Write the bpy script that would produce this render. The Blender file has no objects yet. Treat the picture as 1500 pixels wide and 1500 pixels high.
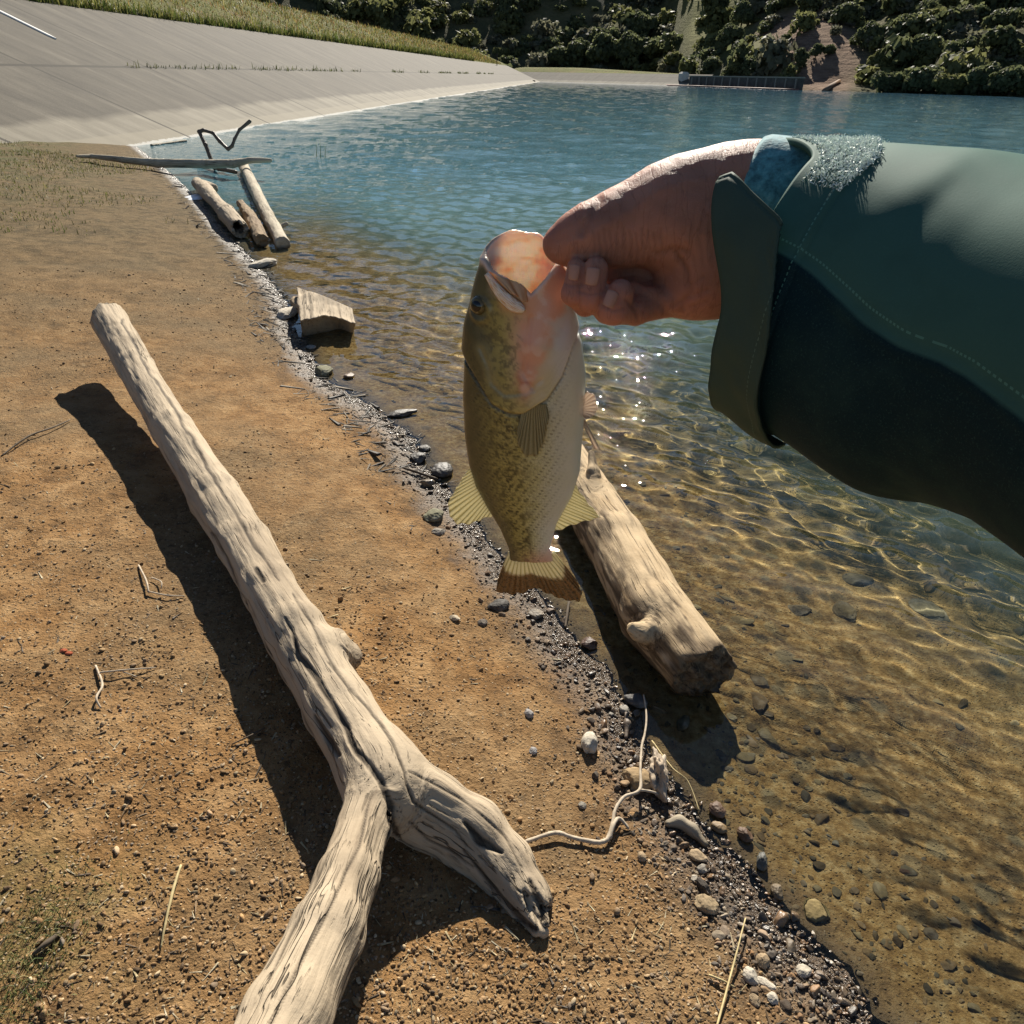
import bpy, math, random
import numpy as np
from mathutils import Vector, Matrix
rng = np.random.default_rng(7); random.seed(7)
S = bpy.context.scene; COL = S.collection
R = math.radians
# ------------------------------------------------------------------ camera maths (used to read sizes off the photograph)
FOC = 1071.0; CH = 1.6
PIT = math.atan((750-109.)/FOC); ROLL = R(1.07)
fw = np.array([0, math.cos(PIT), -math.sin(PIT)]); _u = np.array([0, math.sin(PIT), math.cos(PIT)]); _r = np.array([1., 0, 0])
rt = math.cos(ROLL)*_r + math.sin(ROLL)*_u
up = -math.sin(ROLL)*_r + math.cos(ROLL)*_u
CAM = np.array([0, 0, CH])
def ray(x, y):
    d = fw + rt*((x-750)/FOC) - up*((y-750)/FOC)
    return d/np.linalg.norm(d)
def atd(x, y, depth):
    return CAM + depth*(fw + rt*((x-750)/FOC) - up*((y-750)/FOC))
def onz(x, y, z=0.0):
    d = ray(x, y); return CAM + d*((z-CH)/d[2])
def depth_of(p): return float((np.asarray(p)-CAM) @ fw)
g = ray(825, 785); SUN = np.array([g[0], g[1], -g[2]])
cam = bpy.data.cameras.new('camera'); camo = bpy.data.objects.new('camera', cam); COL.objects.link(camo); S.camera = camo
M = Matrix(((rt[0], up[0], -fw[0], 0), (rt[1], up[1], -fw[1], 0), (rt[2], up[2], -fw[2], CH), (0, 0, 0, 1)))
camo.matrix_world = M
cam.sensor_width = 36; cam.lens = 36*FOC/1500.; cam.clip_start = .02; cam.clip_end = 3000
# ------------------------------------------------------------------ light
W = bpy.data.worlds.new('World'); S.world = W; W.use_nodes = True
nt = W.node_tree; bg = nt.nodes['Background']
sky = nt.nodes.new('ShaderNodeTexSky'); sky.sky_type = 'NISHITA'; sky.sun_disc = False
el = math.asin(SUN[2]); az = math.atan2(SUN[0], SUN[1])
sky.sun_elevation = el; sky.sun_rotation = az; sky.air_density = .75; sky.dust_density = .1; sky.ozone_density = 1.5
nt.links.new(sky.outputs[0], bg.inputs[0]); bg.inputs[1].default_value = .05
sl = bpy.data.lights.new('sun', 'SUN'); sl.energy = 5.0; sl.angle = R(.53); sl.color = (1, .93, .81)
try: sl.cycles.is_caustics_light = True
except Exception: pass
so = bpy.data.objects.new('sun', sl); COL.objects.link(so); so.location = (0, 0, 30)
so.rotation_euler = Vector(SUN.tolist()).to_track_quat('Z', 'Y').to_euler()
S.view_settings.view_transform = 'Standard'; S.view_settings.look = 'None'; S.view_settings.exposure = .88; S.view_settings.gamma = 1
cy = S.cycles
cy.max_bounces = 8; cy.diffuse_bounces = 3; cy.glossy_bounces = 3; cy.transmission_bounces = 5; cy.transparent_max_bounces = 12
cy.caustics_reflective = False; cy.caustics_refractive = True; cy.sample_clamp_indirect = 6
# ------------------------------------------------------------------ helpers
def mesh(name, V, F, mat=None, parent=None, smooth=True, attrs=None, cols=None):
    V = np.asarray(V, dtype=np.float32).reshape(-1, 3)
    me = bpy.data.meshes.new(name)
    if isinstance(F, np.ndarray):
        F = F.astype(np.int32); n, k = F.shape
        me.vertices.add(len(V)); me.vertices.foreach_set('co', V.ravel())
        me.loops.add(n*k); me.loops.foreach_set('vertex_index', F.ravel())
        me.polygons.add(n); me.polygons.foreach_set('loop_start', np.arange(0, n*k, k, dtype=np.int32))
        try: me.polygons.foreach_set('loop_total', np.full(n, k, dtype=np.int32))
        except Exception: pass
        me.update(calc_edges=True)
    else:
        me.from_pydata(V.tolist(), [], F)
    me.polygons.foreach_set('use_smooth', np.full(len(me.polygons), smooth))
    for k, a in (attrs or {}).items():
        a = np.asarray(a, dtype=np.float32)
        if a.ndim == 1:
            at = me.attributes.new(k, 'FLOAT', 'POINT'); at.data.foreach_set('value', a)
        else:
            at = me.attributes.new(k, 'FLOAT_VECTOR', 'POINT'); at.data.foreach_set('vector', a.ravel())
    if cols is not None:
        c = np.ones((len(V), 4), np.float32); c[:, :3] = cols
        at = me.color_attributes.new('tint', 'FLOAT_COLOR', 'POINT'); at.data.foreach_set('color', c.ravel())
    me.validate()
    if mat is not None:
        for m_ in (mat if isinstance(mat, (list, tuple)) else [mat]): me.materials.append(m_)
    o = bpy.data.objects.new(name, me); COL.objects.link(o)
    if parent is not None: o.parent = parent
    return o
def tag(o, label=None, cat=None, group=None, kind=None):
    if label: o['label'] = label
    if cat: o['category'] = cat
    if group: o['group'] = group
    if kind: o['kind'] = kind
    return o
def rebase(o, p):
    """move a mesh object's origin to p (its base) keeping the geometry where it is"""
    p = np.asarray(p, float)
    o.data.transform(Matrix.Translation(Vector((-p).tolist()))); o.location = Vector(p.tolist()); return o
def empty(name, p):
    o = bpy.data.objects.new(name, None); o.empty_display_size = .1; COL.objects.link(o); o.location = Vector(np.asarray(p, float).tolist()); return o
def child(o, parent):
    """parent o keeping its world place (parents here are only translated)"""
    o.parent = parent; o.location = o.location - parent.location; return o
# value noise in numpy
_P = rng.permutation(512).astype(np.int64); _P = np.concatenate([_P, _P, _P])
_G = rng.uniform(-1, 1, 2048)
def vnoise(p):
    p = np.asarray(p, float); i = np.floor(p).astype(np.int64); f = p-i; f = f*f*(3-2*f); i &= 511
    def h(dx, dy, dz): return _G[_P[(_P[(_P[(i[..., 0]+dx) & 511]+i[..., 1]+dy) & 511]+i[..., 2]+dz) & 511]]
    x, y, z = f[..., 0], f[..., 1], f[..., 2]
    a = h(0,0,0)*(1-x)+h(1,0,0)*x; b = h(0,1,0)*(1-x)+h(1,1,0)*x
    c = h(0,0,1)*(1-x)+h(1,0,1)*x; d = h(0,1,1)*(1-x)+h(1,1,1)*x
    return (a*(1-y)+b*y)*(1-z)+(c*(1-y)+d*y)*z
def fbm(p, oct=4, gain=.5):
    s = 0; a = 1; p = np.asarray(p, float)
    for k in range(oct):
        s = s+a*vnoise(p+17.3*k); p = p*2.03; a *= gain
    return s
def sstep(a, b, x):
    t = np.clip((x-a)/(b-a), 0, 1); return t*t*(3-2*t)
def srgb(r, g, b):
    f = lambda c: (c/255./12.92) if c <= 10 else ((c/255.+.055)/1.055)**2.4
    return np.array([f(r), f(g), f(b)])
# ------------------------------------------------------------------ node helper
class NT:
    def __init__(s, name):
        s.m = bpy.data.materials.new(name); s.m.use_nodes = True; s.t = s.m.node_tree; s.t.nodes.clear()
        s.out = s.t.nodes.new('ShaderNodeOutputMaterial')
    def n(s, typ, **kw):
        nd = s.t.nodes.new(typ)
        for k, v in kw.items():
            if k.startswith('in_'):
                key = k[3:].replace('_', ' ')
                s.set(nd.inputs[key], v)
            elif k.startswith('i') and k[1:].isdigit(): s.set(nd.inputs[int(k[1:])], v)
            else: setattr(nd, k, v)
        return nd
    def set(s, inp, v):
        if isinstance(v, bpy.types.NodeSocket): s.t.links.new(v, inp)
        elif isinstance(v, (tuple, list, np.ndarray)):
            v = [float(q) for q in v]
            if inp.type == 'RGBA' and len(v) == 3: v = v+[1]
            inp.default_value = v
        else: inp.default_value = v
    def co(s, kind='Object'): return s.n('ShaderNodeTexCoord').outputs[kind]
    def attr(s, name, o='Fac'): return s.n('ShaderNodeAttribute', attribute_name=name).outputs[o]
    def mp(s, vec, scale=(1,1,1), loc=(0,0,0)): return s.n('ShaderNodeMapping', in_Vector=vec, in_Scale=scale, in_Location=loc).outputs[0]
    def noise(s, vec, scale=5, detail=4, rough=.55, dist=0, o='Fac'):
        return s.n('ShaderNodeTexNoise', in_Vector=vec, in_Scale=scale, in_Detail=detail, in_Roughness=rough, in_Distortion=dist).outputs[o]
    def vor(s, vec, scale=5, feature='F1', o='Distance', rnd=1.0):
        return s.n('ShaderNodeTexVoronoi', feature=feature, in_Vector=vec, in_Scale=scale, in_Randomness=rnd).outputs[o]
    def ramp(s, fac, stops, interp='LINEAR'):
        nd = s.n('ShaderNodeValToRGB', in_Fac=fac); cr = nd.color_ramp; cr.interpolation = interp
        while len(cr.elements) < len(stops): cr.elements.new(.5)
        for e, (p, c) in zip(cr.elements, stops):
            e.position = p
            if np.isscalar(c): c = (c, c, c)
            e.color = [float(q) for q in c[:3]]+[1]
        return nd.outputs[0]
    def mix(s, a, b, f, mode='MIX'):
        nd = s.t.nodes.new('ShaderNodeMix'); nd.data_type = 'RGBA'; nd.blend_type = mode
        s.set(nd.inputs[0], f); s.set(nd.inputs[6], a); s.set(nd.inputs[7], b); return nd.outputs[2]
    def math(s, op, a, b=0.0, c=0.0, clamp=False):
        nd = s.n('ShaderNodeMath', operation=op, use_clamp=clamp); s.set(nd.inputs[0], a); s.set(nd.inputs[1], b); s.set(nd.inputs[2], c); return nd.outputs[0]
    def mr(s, v, a, b, c=0.0, d=1.0):
        return s.n('ShaderNodeMapRange', in_Value=v, i1=a, i2=b, i3=c, i4=d).outputs[0]
    def sep(s, v): return s.n('ShaderNodeSeparateXYZ', in_Vector=v).outputs
    def bump(s, h, strength=.5, dist=.01, normal=None):
        nd = s.n('ShaderNodeBump', in_Height=h, in_Strength=strength, in_Distance=dist)
        if normal is not None: s.t.links.new(normal, nd.inputs['Normal'])
        return nd.outputs[0]
    def pbr(s, col, rough=.8, normal=None, spec=.4, **kw):
        b = s.n('ShaderNodeBsdfPrincipled'); s.set(b.inputs['Base Color'], col); s.set(b.inputs['Roughness'], rough); s.set(b.inputs['Specular IOR Level'], spec)
        if normal is not None: s.t.links.new(normal, b.inputs['Normal'])
        for k, v in kw.items(): s.set(b.inputs[k.replace('_', ' ')], v)
        return b
    def done(s, sh):
        s.t.links.new(sh.outputs[0] if isinstance(sh, bpy.types.Node) else sh, s.out.inputs[0]); return s.m
# ------------------------------------------------------------------ implicit surfaces -> mesh (surface nets)
def nets(f, lo, hi, h):
    lo = np.asarray(lo, float); hi = np.asarray(hi, float); n = np.ceil((hi-lo)/h).astype(int)+1
    B = 6; nb = -(-n//B); n = nb*B
    bc = np.stack(np.meshgrid(*[lo[k]+h*(B*np.arange(nb[k])+(B-1)/2) for k in range(3)], indexing='ij'), -1)
    fc = f(bc); Vb = np.where(fc < 0, -1., 1.).astype(np.float32)[..., None].repeat(B**3, -1)
    near = np.argwhere(np.abs(fc) < h*B*1.5+.004*(h > .005))
    ofs = np.stack(np.meshgrid(*[h*np.arange(B)]*3, indexing='ij'), -1).reshape(-1, 3)
    for i in range(0, len(near), 3000):
        q = near[i:i+3000]; Vb[tuple(q.T)] = f(lo+h*B*q[:, None, :]+ofs[None])
    Vv = Vb.reshape(*nb, B, B, B).transpose(0, 3, 1, 4, 2, 5).reshape(*n)
    ins = Vv < 0
    c = sum(ins[a:n[0]-1+a, b:n[1]-1+b, d:n[2]-1+d].astype(np.int8) for a in (0,1) for b in (0,1) for d in (0,1))
    act = np.argwhere((c > 0) & (c < 8))
    idx = -np.ones(n-1, np.int64); idx[tuple(act.T)] = np.arange(len(act))
    acc = np.zeros((len(act), 3)); cnt = np.zeros(len(act))
    cr = [(a, b, d) for a in (0,1) for b in (0,1) for d in (0,1)]
    for p in cr:
        for k in range(3):
            if p[k]: continue
            q = list(p); q[k] = 1
            ia = tuple((act+np.array(p)).T); ib = tuple((act+np.array(q)).T)
            va, vb = Vv[ia], Vv[ib]; m = (va < 0) != (vb < 0)
            t = va/np.where(m, va-vb, 1); pos = np.array(p, float)[None].repeat(len(act), 0); pos[:, k] = t
            acc[m] += pos[m]; cnt[m] += 1
    P = lo+h*(act+acc/cnt[:, None])
    Q = []
    for k in range(3):
        a = [slice(None)]*3; b = [slice(None)]*3; a[k] = slice(0, -1); b[k] = slice(1, None)
        ch = ins[tuple(a)] != ins[tuple(b)]
        e = np.argwhere(ch); o1, o2 = (k+1) % 3, (k+2) % 3
        e = e[(e[:, o1] > 0) & (e[:, o2] > 0) & (e[:, o1] < n[o1]-1) & (e[:, o2] < n[o2]-1)]
        d1 = np.zeros(3, int); d1[o1] = 1; d2 = np.zeros(3, int); d2[o2] = 1
        q = np.stack([idx[tuple((e-d1-d2).T)], idx[tuple((e-d2).T)], idx[tuple(e.T)], idx[tuple((e-d1).T)]], 1)
        fl = ins[tuple(e.T)]; q[~fl] = q[~fl][:, ::-1]; Q.append(q)
    return P, np.concatenate(Q)
def cone_sd(P, a, b, ra, rb):
    a = np.asarray(a, float); b = np.asarray(b, float); ab = b-a; t = np.clip(((P-a) @ ab)/max(ab @ ab, 1e-12), 0, 1)
    return np.linalg.norm(P-a-t[..., None]*ab, axis=-1)-(ra+(rb-ra)*t)
def smin(a, b, k):
    h = np.clip(.5+.5*(b-a)/k, 0, 1); return b*(1-h)+a*h-k*h*(1-h)
def chain_sd(P, pts, k=.004):
    d = None
    for (a, ra), (b, rb) in zip(pts[:-1], pts[1:]):
        e = cone_sd(P, a, b, ra, rb); d = e if d is None else smin(d, e, k)
    return d
def ell_sd(P, c, r, Rm=None):
    q = P-np.asarray(c); r = np.asarray(r, float)
    if Rm is not None: q = q @ Rm
    k0 = np.linalg.norm(q/r, axis=-1); k1 = np.linalg.norm(q/(r*r), axis=-1); return k0*(k0-1)/np.maximum(k1, 1e-9)
def vnorm(V, F):
    a = V[F[:, 1]]-V[F[:, 0]]; b = V[F[:, 2]]-V[F[:, 0]]; c = V[F[:, -1]]-V[F[:, 0]]
    n = np.cross(a, b)+np.cross(b, c); N = np.zeros_like(V)
    for k in range(F.shape[1]): np.add.at(N, F[:, k], n)
    return N/np.maximum(np.linalg.norm(N, axis=1, keepdims=True), 1e-12)
# ------------------------------------------------------------------ terrain
SHORE_PX = [(200,215),(255,258),(290,292),(330,340),(385,395),(418,440),(433,487),(449,508),(468,550),(495,567),(550,601),(577,620),(607,647),(633,695),(655,721),
    (703,778),(734,816),(765,850),(804,883),(825,919),(842,955),(866,964),(902,1011),(924,1040),(935,1097),(960,1126),(983,1167),(1017,1193),(1043,1227),(1070,1253),
    (1100,1300),(1133,1340),(1167,1377),(1200,1407),(1233,1443),(1250,1463)]
SH = np.array([onz(*p)[:2] for p in SHORE_PX])
SHL = np.concatenate([[[-60, 40], [-14, 24.5]], SH, [[.9, .45], [1.5, -.5], [3, -3], [20, -30]]])
LANDPOLY = np.concatenate([SHL, [[-80, -60], [-90, 40]]])
def inpoly(x, y, poly):
    c = np.zeros(x.shape, bool); n = len(poly)
    for i in range(n):
        x1, y1 = poly[i]; x2, y2 = poly[(i+1) % n]
        if y1 == y2: continue
        m = ((y1 > y) != (y2 > y)) & (x < (x2-x1)*(y-y1)/(y2-y1)+x1); c ^= m
    return c
def sdist(x, y):
    x = np.asarray(x, float); y = np.asarray(y, float); d = np.full(x.shape, 1e9)
    for a, b in zip(SHL[:-1], SHL[1:]):
        ab = b-a; t = np.clip(((x-a[0])*ab[0]+(y-a[1])*ab[1])/(ab @ ab), 0, 1)
        d = np.minimum(d, (x-a[0]-t*ab[0])**2+(y-a[1]-t*ab[1])**2)
    d = np.sqrt(d); return np.where(inpoly(x, y, LANDPOLY), d, -d)
def ground(x, y, detail=True):
    x = np.asarray(x, float); y = np.asarray(y, float); d = sdist(x, y)
    land = .55*(1-np.exp(-np.maximum(d, 0)*.17/.55)); w = np.maximum(-d, 0)
    z = np.where(d > 0, land, -np.minimum(.115*w+.025*w*w, 4.0))
    if detail:
        r = np.hypot(x, y); p = np.stack([x, y, 0*x], -1)
        z = z+(.02*fbm(p*1.1, 3)+.006*fbm(p*6, 3))*sstep(.0, .5, np.abs(d))+.004*fbm(p*14, 3)*sstep(14, 4, r)
    return z
def gz(x, y): return float(ground(np.array([x]), np.array([y]))[0])
def hitg(px, py, dz=0.0):
    """point on the ground seen at that place of the photograph"""
    d = ray(px, py); z = 0.
    for _ in range(12):
        t = (z+dz-CH)/d[2]; p = CAM+d*t; z = max(gz(p[0], p[1]), -3)
    return np.array([p[0], p[1], z])
def hitw(px, py):
    p = hitg(px, py); return p if p[2] > 0 else onz(px, py, 0.)
def polar(r0, r1, nr, a0, a1, na, split=None):
    r = r0*(r1/r0)**(np.arange(nr)/(nr-1))
    if split: k = int(nr*split[0]); r = np.concatenate([r0*(split[1]/r0)**(np.arange(k)/k), split[1]*(r1/split[1])**(np.arange(nr-k)/(nr-k-1))])
    a = np.radians(np.linspace(a0, a1, na))
    Rr, A = np.meshgrid(r, a, indexing='ij'); X = Rr*np.sin(A); Y = Rr*np.cos(A)
    i = np.arange(nr*na).reshape(nr, na); F = np.stack([i[:-1, :-1], i[:-1, 1:], i[1:, 1:], i[1:, :-1]], -1).reshape(-1, 4)
    return X.ravel(), Y.ravel(), Rr.ravel(), F
# ================================================================== SETTING
def ground_mat():
    t = NT('shore_dirt'); P = t.co(); d = t.attr('shore')
    n1 = t.noise(P, 1.3, 5, .6); n2 = t.noise(P, 9, 6, .65); n3 = t.noise(P, 60, 5, .7); n4 = t.noise(P, .5, 3, .5)
    dirt = t.ramp(n2, [(.25, (.10, .053, .021)), (.48, (.28, .154, .060)), (.70, (.42, .262, .122))])
    grey = t.ramp(n3, [(.3, (.085, .058, .032)), (.7, (.29, .205, .11))])
    col = t.mix(dirt, grey, t.mr(n1, .42, .66, 0, .85))
    far = t.attr('far')
    col = t.mix(col, t.mix((.045, .036, .016), (.185, .130, .064), t.mr(t.noise(P, 7, 8, .75), .36, .62)), t.math('MULTIPLY', far, .9))
    grass = t.ramp(t.noise(P, 24, 4, .7), [(.35, (.05, .06, .018)), (.7, (.14, .135, .05))])
    col = t.mix(col, grass, t.math('MULTIPLY', t.attr('green'), t.mr(t.noise(P, 2.2, 5, .7), .40, .6, 0, .8)))
    # grit: little pale and dark stones
    v = t.vor(P, 105, 'F1', 'Distance'); vc = t.vor(P, 105, 'F1', 'Color')
    g = t.sep(vc)
    spot = t.math('MULTIPLY', t.math('LESS_THAN', v, .33), t.math('GREATER_THAN', g[0], .62))
    col = t.mix(col, t.ramp(g[1], [(0, (.06, .04, .025)), (.4, (.20, .14, .08)), (1, (.42, .33, .22))]), t.math('MULTIPLY', spot, .8))
    m1 = t.noise(P, 38, 3, .6); m2 = t.noise(P, 24, 4, .75)
    col = t.mix(col, (.060, .040, .022), t.mr(m1, .60, .68, 0, .65)); col = t.mix(col, (.46, .34, .20), t.mr(m2, .64, .72, 0, .6))
    # wet mud along the water
    dn = t.math('ADD', d, t.math('MULTIPLY', t.math('SUBTRACT', n2, .5), .22))
    wet = t.mr(dn, .26, .03, 0, 1)
    wn = t.math('MULTIPLY', wet, t.attr('landmask'))
    mud = t.ramp(n3, [(.3, (.022, .018, .014)), (.55, (.075, .058, .042)), (.75, (.16, .13, .10))])
    col = t.mix(col, mud, t.math('MULTIPLY', wn, .9))
    # bed under water: brown gravel, then silty olive
    uw = t.attr('under')
    bed = t.ramp(t.noise(P, 34, 5, .7), [(.3, (.16, .088, .030)), (.5, (.36, .22, .083)), (.72, (.58, .42, .21))])
    vb = t.vor(P, 13, 'F1', 'Color'); vd = t.vor(P, 13, 'F1', 'Distance')
    stone = t.ramp(t.sep(vb)[0], [(0, (.05, .045, .03)), (.5, (.15, .115, .06)), (1, (.30, .25, .15))])
    bed = t.mix(bed, stone, t.math('MULTIPLY', t.mr(vd, .42, .3, 0, .7), t.mr(t.noise(P, 1.7, 3), .42, .55, 0, 1)))
    bed = t.mix(bed, (.30, .29, .13), t.mr(uw, .12, .5, 0, .8))
    col = t.mix(col, bed, t.mr(uw, .0, .02, 0, 1))
    h = t.math('ADD', t.math('MULTIPLY', n3, .55), t.math('ADD', t.math('MULTIPLY', n2, .6), t.math('MULTIPLY', t.mr(v, .35, 0, 0, .55), t.math('GREATER_THAN', g[0], .4))))
    h = t.math('ADD', h, t.math('ADD', t.math('MULTIPLY', t.noise(P, 150, 4, .7), .35), t.math('MULTIPLY', m1, .5)))
    rough = t.mr(wn, .3, 1, .95, .2)
    nrm = t.bump(h, .85, .02)
    b = t.pbr(col, rough, nrm, t.mr(wn, .3, 1, .15, .6))
    return t.done(b)
X, Y, Rr, F = polar(.3, 62, 440, -180, 180, 1081)
Zg = ground(X, Y); d = sdist(X, Y)
# close the little hole under the camera and keep the far bed out of the picture of the hills
V = np.stack([X, Y, Zg], 1); V = np.concatenate([V, [[0, 0, gz(0, 0)]]])
F3 = [[len(V)-1, i+1, i] for i in range(1080)]
keep = Zg > -3.6; fk = keep[F].any(1)
green = sstep(8, 15, Rr)*sstep(.3, 2.5, d)*1.0 + sstep(1.15, 1.45, np.hypot(X-.35, Y-1.9))*0
p0 = hitg(50, 1410); green = np.maximum(green, sstep(.42, .12, np.hypot(X-p0[0]+.1, Y-p0[1])))
app = lambda a, v=0.: np.concatenate([a, [v]])
go = mesh('ground', V, np.concatenate([F[fk], np.array([[t[0], t[1], t[2], t[2]] for t in F3])[:0]]) , ground_mat(),
    attrs={'shore': app(d, 1), 'far': app(sstep(2.6, 9, Rr)), 'green': app(green), 'under': app(np.maximum(-Zg, 0)), 'landmask': app(sstep(-.02, .02, Zg+.012))})
tag(go, kind='structure')
try: go.cycles.is_caustics_receiver = True
except Exception: pass
# ------------------------------------------------------------------ water
X, Y, Rr, F = polar(.6, 420, 1000, -72, 80, 1150, (.62, 6.5))
d = sdist(X, Y); gzz = ground(X, Y, False); dep = np.maximum(-gzz, 0)
D4 = R(3.99); DV = np.array([math.sin(D4), math.cos(D4)]); LV = np.array([-DV[1], DV[0]])
lat = X*LV[0]+Y*LV[1]
Zw = np.zeros_like(X)
calm = sstep(.0, .55, -d)*.88+.12*sstep(0, .1, -d); calm = calm*(.55+.45*sstep(.3, 2.5, -d))
rw = np.random.default_rng(11)
for i in range(64):
    L = .075*1.066**i; a = rw.normal(R(205), R(46)); k = 2*math.pi/L
    s = .027 if L < .2 else (.026 if L < .5 else .012)
    wgt = sstep(.9, 1.7, L/(Rr*.0098+.028)); 
    if L < .5: wgt = wgt*(1+1.0*sstep(2.3, 3.4, Rr))
    if L > .6: wgt = wgt*sstep(1.2, 6, -d)
    Zw += s/k*np.sin(k*(X*math.cos(a)+Y*math.sin(a))+rw.uniform(0, 6.28)+.9*np.sin(X*1.3+i)+.9*np.sin(Y*1.1+2*i))*wgt
Zw *= calm
turb = 1-np.exp(-np.maximum(dep-.08, 0)*1.5)
turb = np.maximum(turb, sstep(4, 11, Rr))*np.maximum(sstep(.02, .4, dep), sstep(7, 14, Rr)*sstep(-.1, .05, -gzz))
keep = ((gzz < .05) & (lat < 10.9))
fk = keep[F].any(1)
def water_mat():
    t = NT('lake_water'); P = t.co(); tb = t.attr('turb'); rr = t.attr('rad')
    q = t.mp(P, (1, 1, 1))
    h1 = t.noise(t.mp(P, (5, 9, 1)), 1, 3, .6); h2 = t.noise(t.mp(P, (2.0, 4.6, 1)), 1, 4, .6)
    far = t.mr(rr, 3.5, 14, 0, 1); vf = t.mr(rr, 14, 60, 0, 1)
    h = t.math('ADD', t.math('MULTIPLY', t.math('MULTIPLY', h1, .011), t.math('MULTIPLY', far, t.mr(vf, 0, 1, 1, .5))), t.math('MULTIPLY', t.math('MULTIPLY', h2, .02), vf))
    nrm = t.bump(h, 1.0, 1.0)
    gl = t.n('ShaderNodeBsdfGlass', in_IOR=1.333, in_Roughness=0.0, in_Color=(.93, .97, .95)); t.t.links.new(nrm, gl.inputs['Normal'])
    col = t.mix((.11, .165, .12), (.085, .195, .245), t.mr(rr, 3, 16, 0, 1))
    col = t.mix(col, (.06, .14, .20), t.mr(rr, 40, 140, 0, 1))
    b = t.pbr(col, t.mr(rr, 6, 60, .0, .02), nrm, .5, IOR=1.333)
    m = t.n('ShaderNodeMixShader', i0=tb); t.t.links.new(gl.outputs[0], m.inputs[1]); t.t.links.new(b.outputs[0], m.inputs[2])
    return t.done(m)
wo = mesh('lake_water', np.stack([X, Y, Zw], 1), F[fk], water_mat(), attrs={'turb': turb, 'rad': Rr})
tag(wo, kind='structure')
try: wo.cycles.is_caustics_caster = True
except Exception: pass
# ------------------------------------------------------------------ dam: concrete face, grass bank
def damp(s, l, z): return np.array([DV[0]*s+LV[0]*l, DV[1]*s+LV[1]*l, z])
def concrete_mat():
    t = NT('dam_concrete'); P = t.attr('slab', 'Vector'); x = t.sep(P)
    n = t.noise(t.mp(P, (.5, .12, 1)), 3, 5, .65); n2 = t.noise(t.mp(P, (3.2, .35, 1)), 1.4, 5, .7); n3 = t.noise(P, 14, 4, .7)
    col = t.ramp(n, [(.3, (.055, .047, .035)), (.55, (.095, .082, .062)), (.75, (.145, .127, .097))])
    col = t.mix(col, (.07, .062, .05), t.mr(n2, .56, .74, 0, .75))
    col = t.mix(col, (.33, .30, .25), t.mr(n3, .62, .8, 0, .35))
    n4 = t.noise(t.mp(P, (.75, .30, 1)), 1.5, 8, .75); col = t.mix(col, (.05, .043, .033), t.mr(n4, .53, .66, 0, .75)); col = t.mix(col, (.30, .27, .22), t.mr(t.noise(P, 26, 3, .8), .58, .75, 0, .5))
    low = t.mr(t.math('ADD', x[1], t.math('MULTIPLY', t.noise(t.mp(P, (.4, .4, 1)), 1.6, 4), .9)), 2.05, 1.75, 0, 1)
    pale = t.ramp(n, [(.3, (.22, .195, .145)), (.7, (.38, .345, .27))])
    col = t.mix(col, t.mix(pale, (.16, .135, .09), t.mr(n2, .58, .75, 0, .8)), t.math('MULTIPLY', low, .55))
    col = t.mix(col, (.27, .24, .18), t.mr(x[1], .62, .55, 0, .6))
    col = t.mix(col, (.5, .49, .45), t.math('MULTIPLY', t.math('LESS_THAN', t.math('ADD', x[1], t.math('MULTIPLY', n3, .34)), .27), .85))
    # joints
    jx = t.math('ABSOLUTE', t.math('SUBTRACT', t.math('FRACT', t.math('DIVIDE', x[0], 6.1)), .5)); jx = t.math('LESS_THAN', jx, .010)
    jy = t.math('ABSOLUTE', t.math('SUBTRACT', x[1], 4.31)); jy = t.math('LESS_THAN', jy, .07)
    j = t.math('MAXIMUM', jx, jy); col = t.mix(col, (.035, .03, .022), t.math('MULTIPLY', j, .85))
    nrm = t.bump(t.math('SUBTRACT', t.math('ADD', t.math('MULTIPLY', n3, .3), t.math('MULTIPLY', n2, .3)), j), .5, .04)
    return t.done(t.pbr(col, .9, nrm, .25))
MC = concrete_mat()
SL = .4; L0 = 10.38; LTOP = 19.2; SEND = 226.
ss = np.concatenate([np.linspace(-30, 60, 60), np.linspace(62, SEND, 70)])
def dam_sheet(lats, zs, ss): 
    V = np.array([damp(s, l, z) for s in ss for l, z in zip(lats, zs)]); n = len(lats)
    i = np.arange(len(V)).reshape(len(ss), n); F = np.stack([i[:-1, :-1], i[1:, :-1], i[1:, 1:], i[:-1, 1:]], -1).reshape(-1, 4)
    return V, F
lats = [3.0, 9, 10.38, 12.5, 14.4, 16.5, 19.2, 19.2, 19.2+.35]; zs = [SL*(l-L0) for l in lats]; zs[-2] -= 0; zs[-1] = zs[-3]-.02
lats = lats[:7]; zs = zs[:7]
V, F = dam_sheet(lats, zs, ss); slab = np.stack([np.repeat(ss, len(lats)), np.tile([math.hypot(l-L0, z)*np.sign(l-L0) for l, z in zip(lats, zs)], len(ss)), 0*np.repeat(ss, len(lats))], 1)
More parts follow.
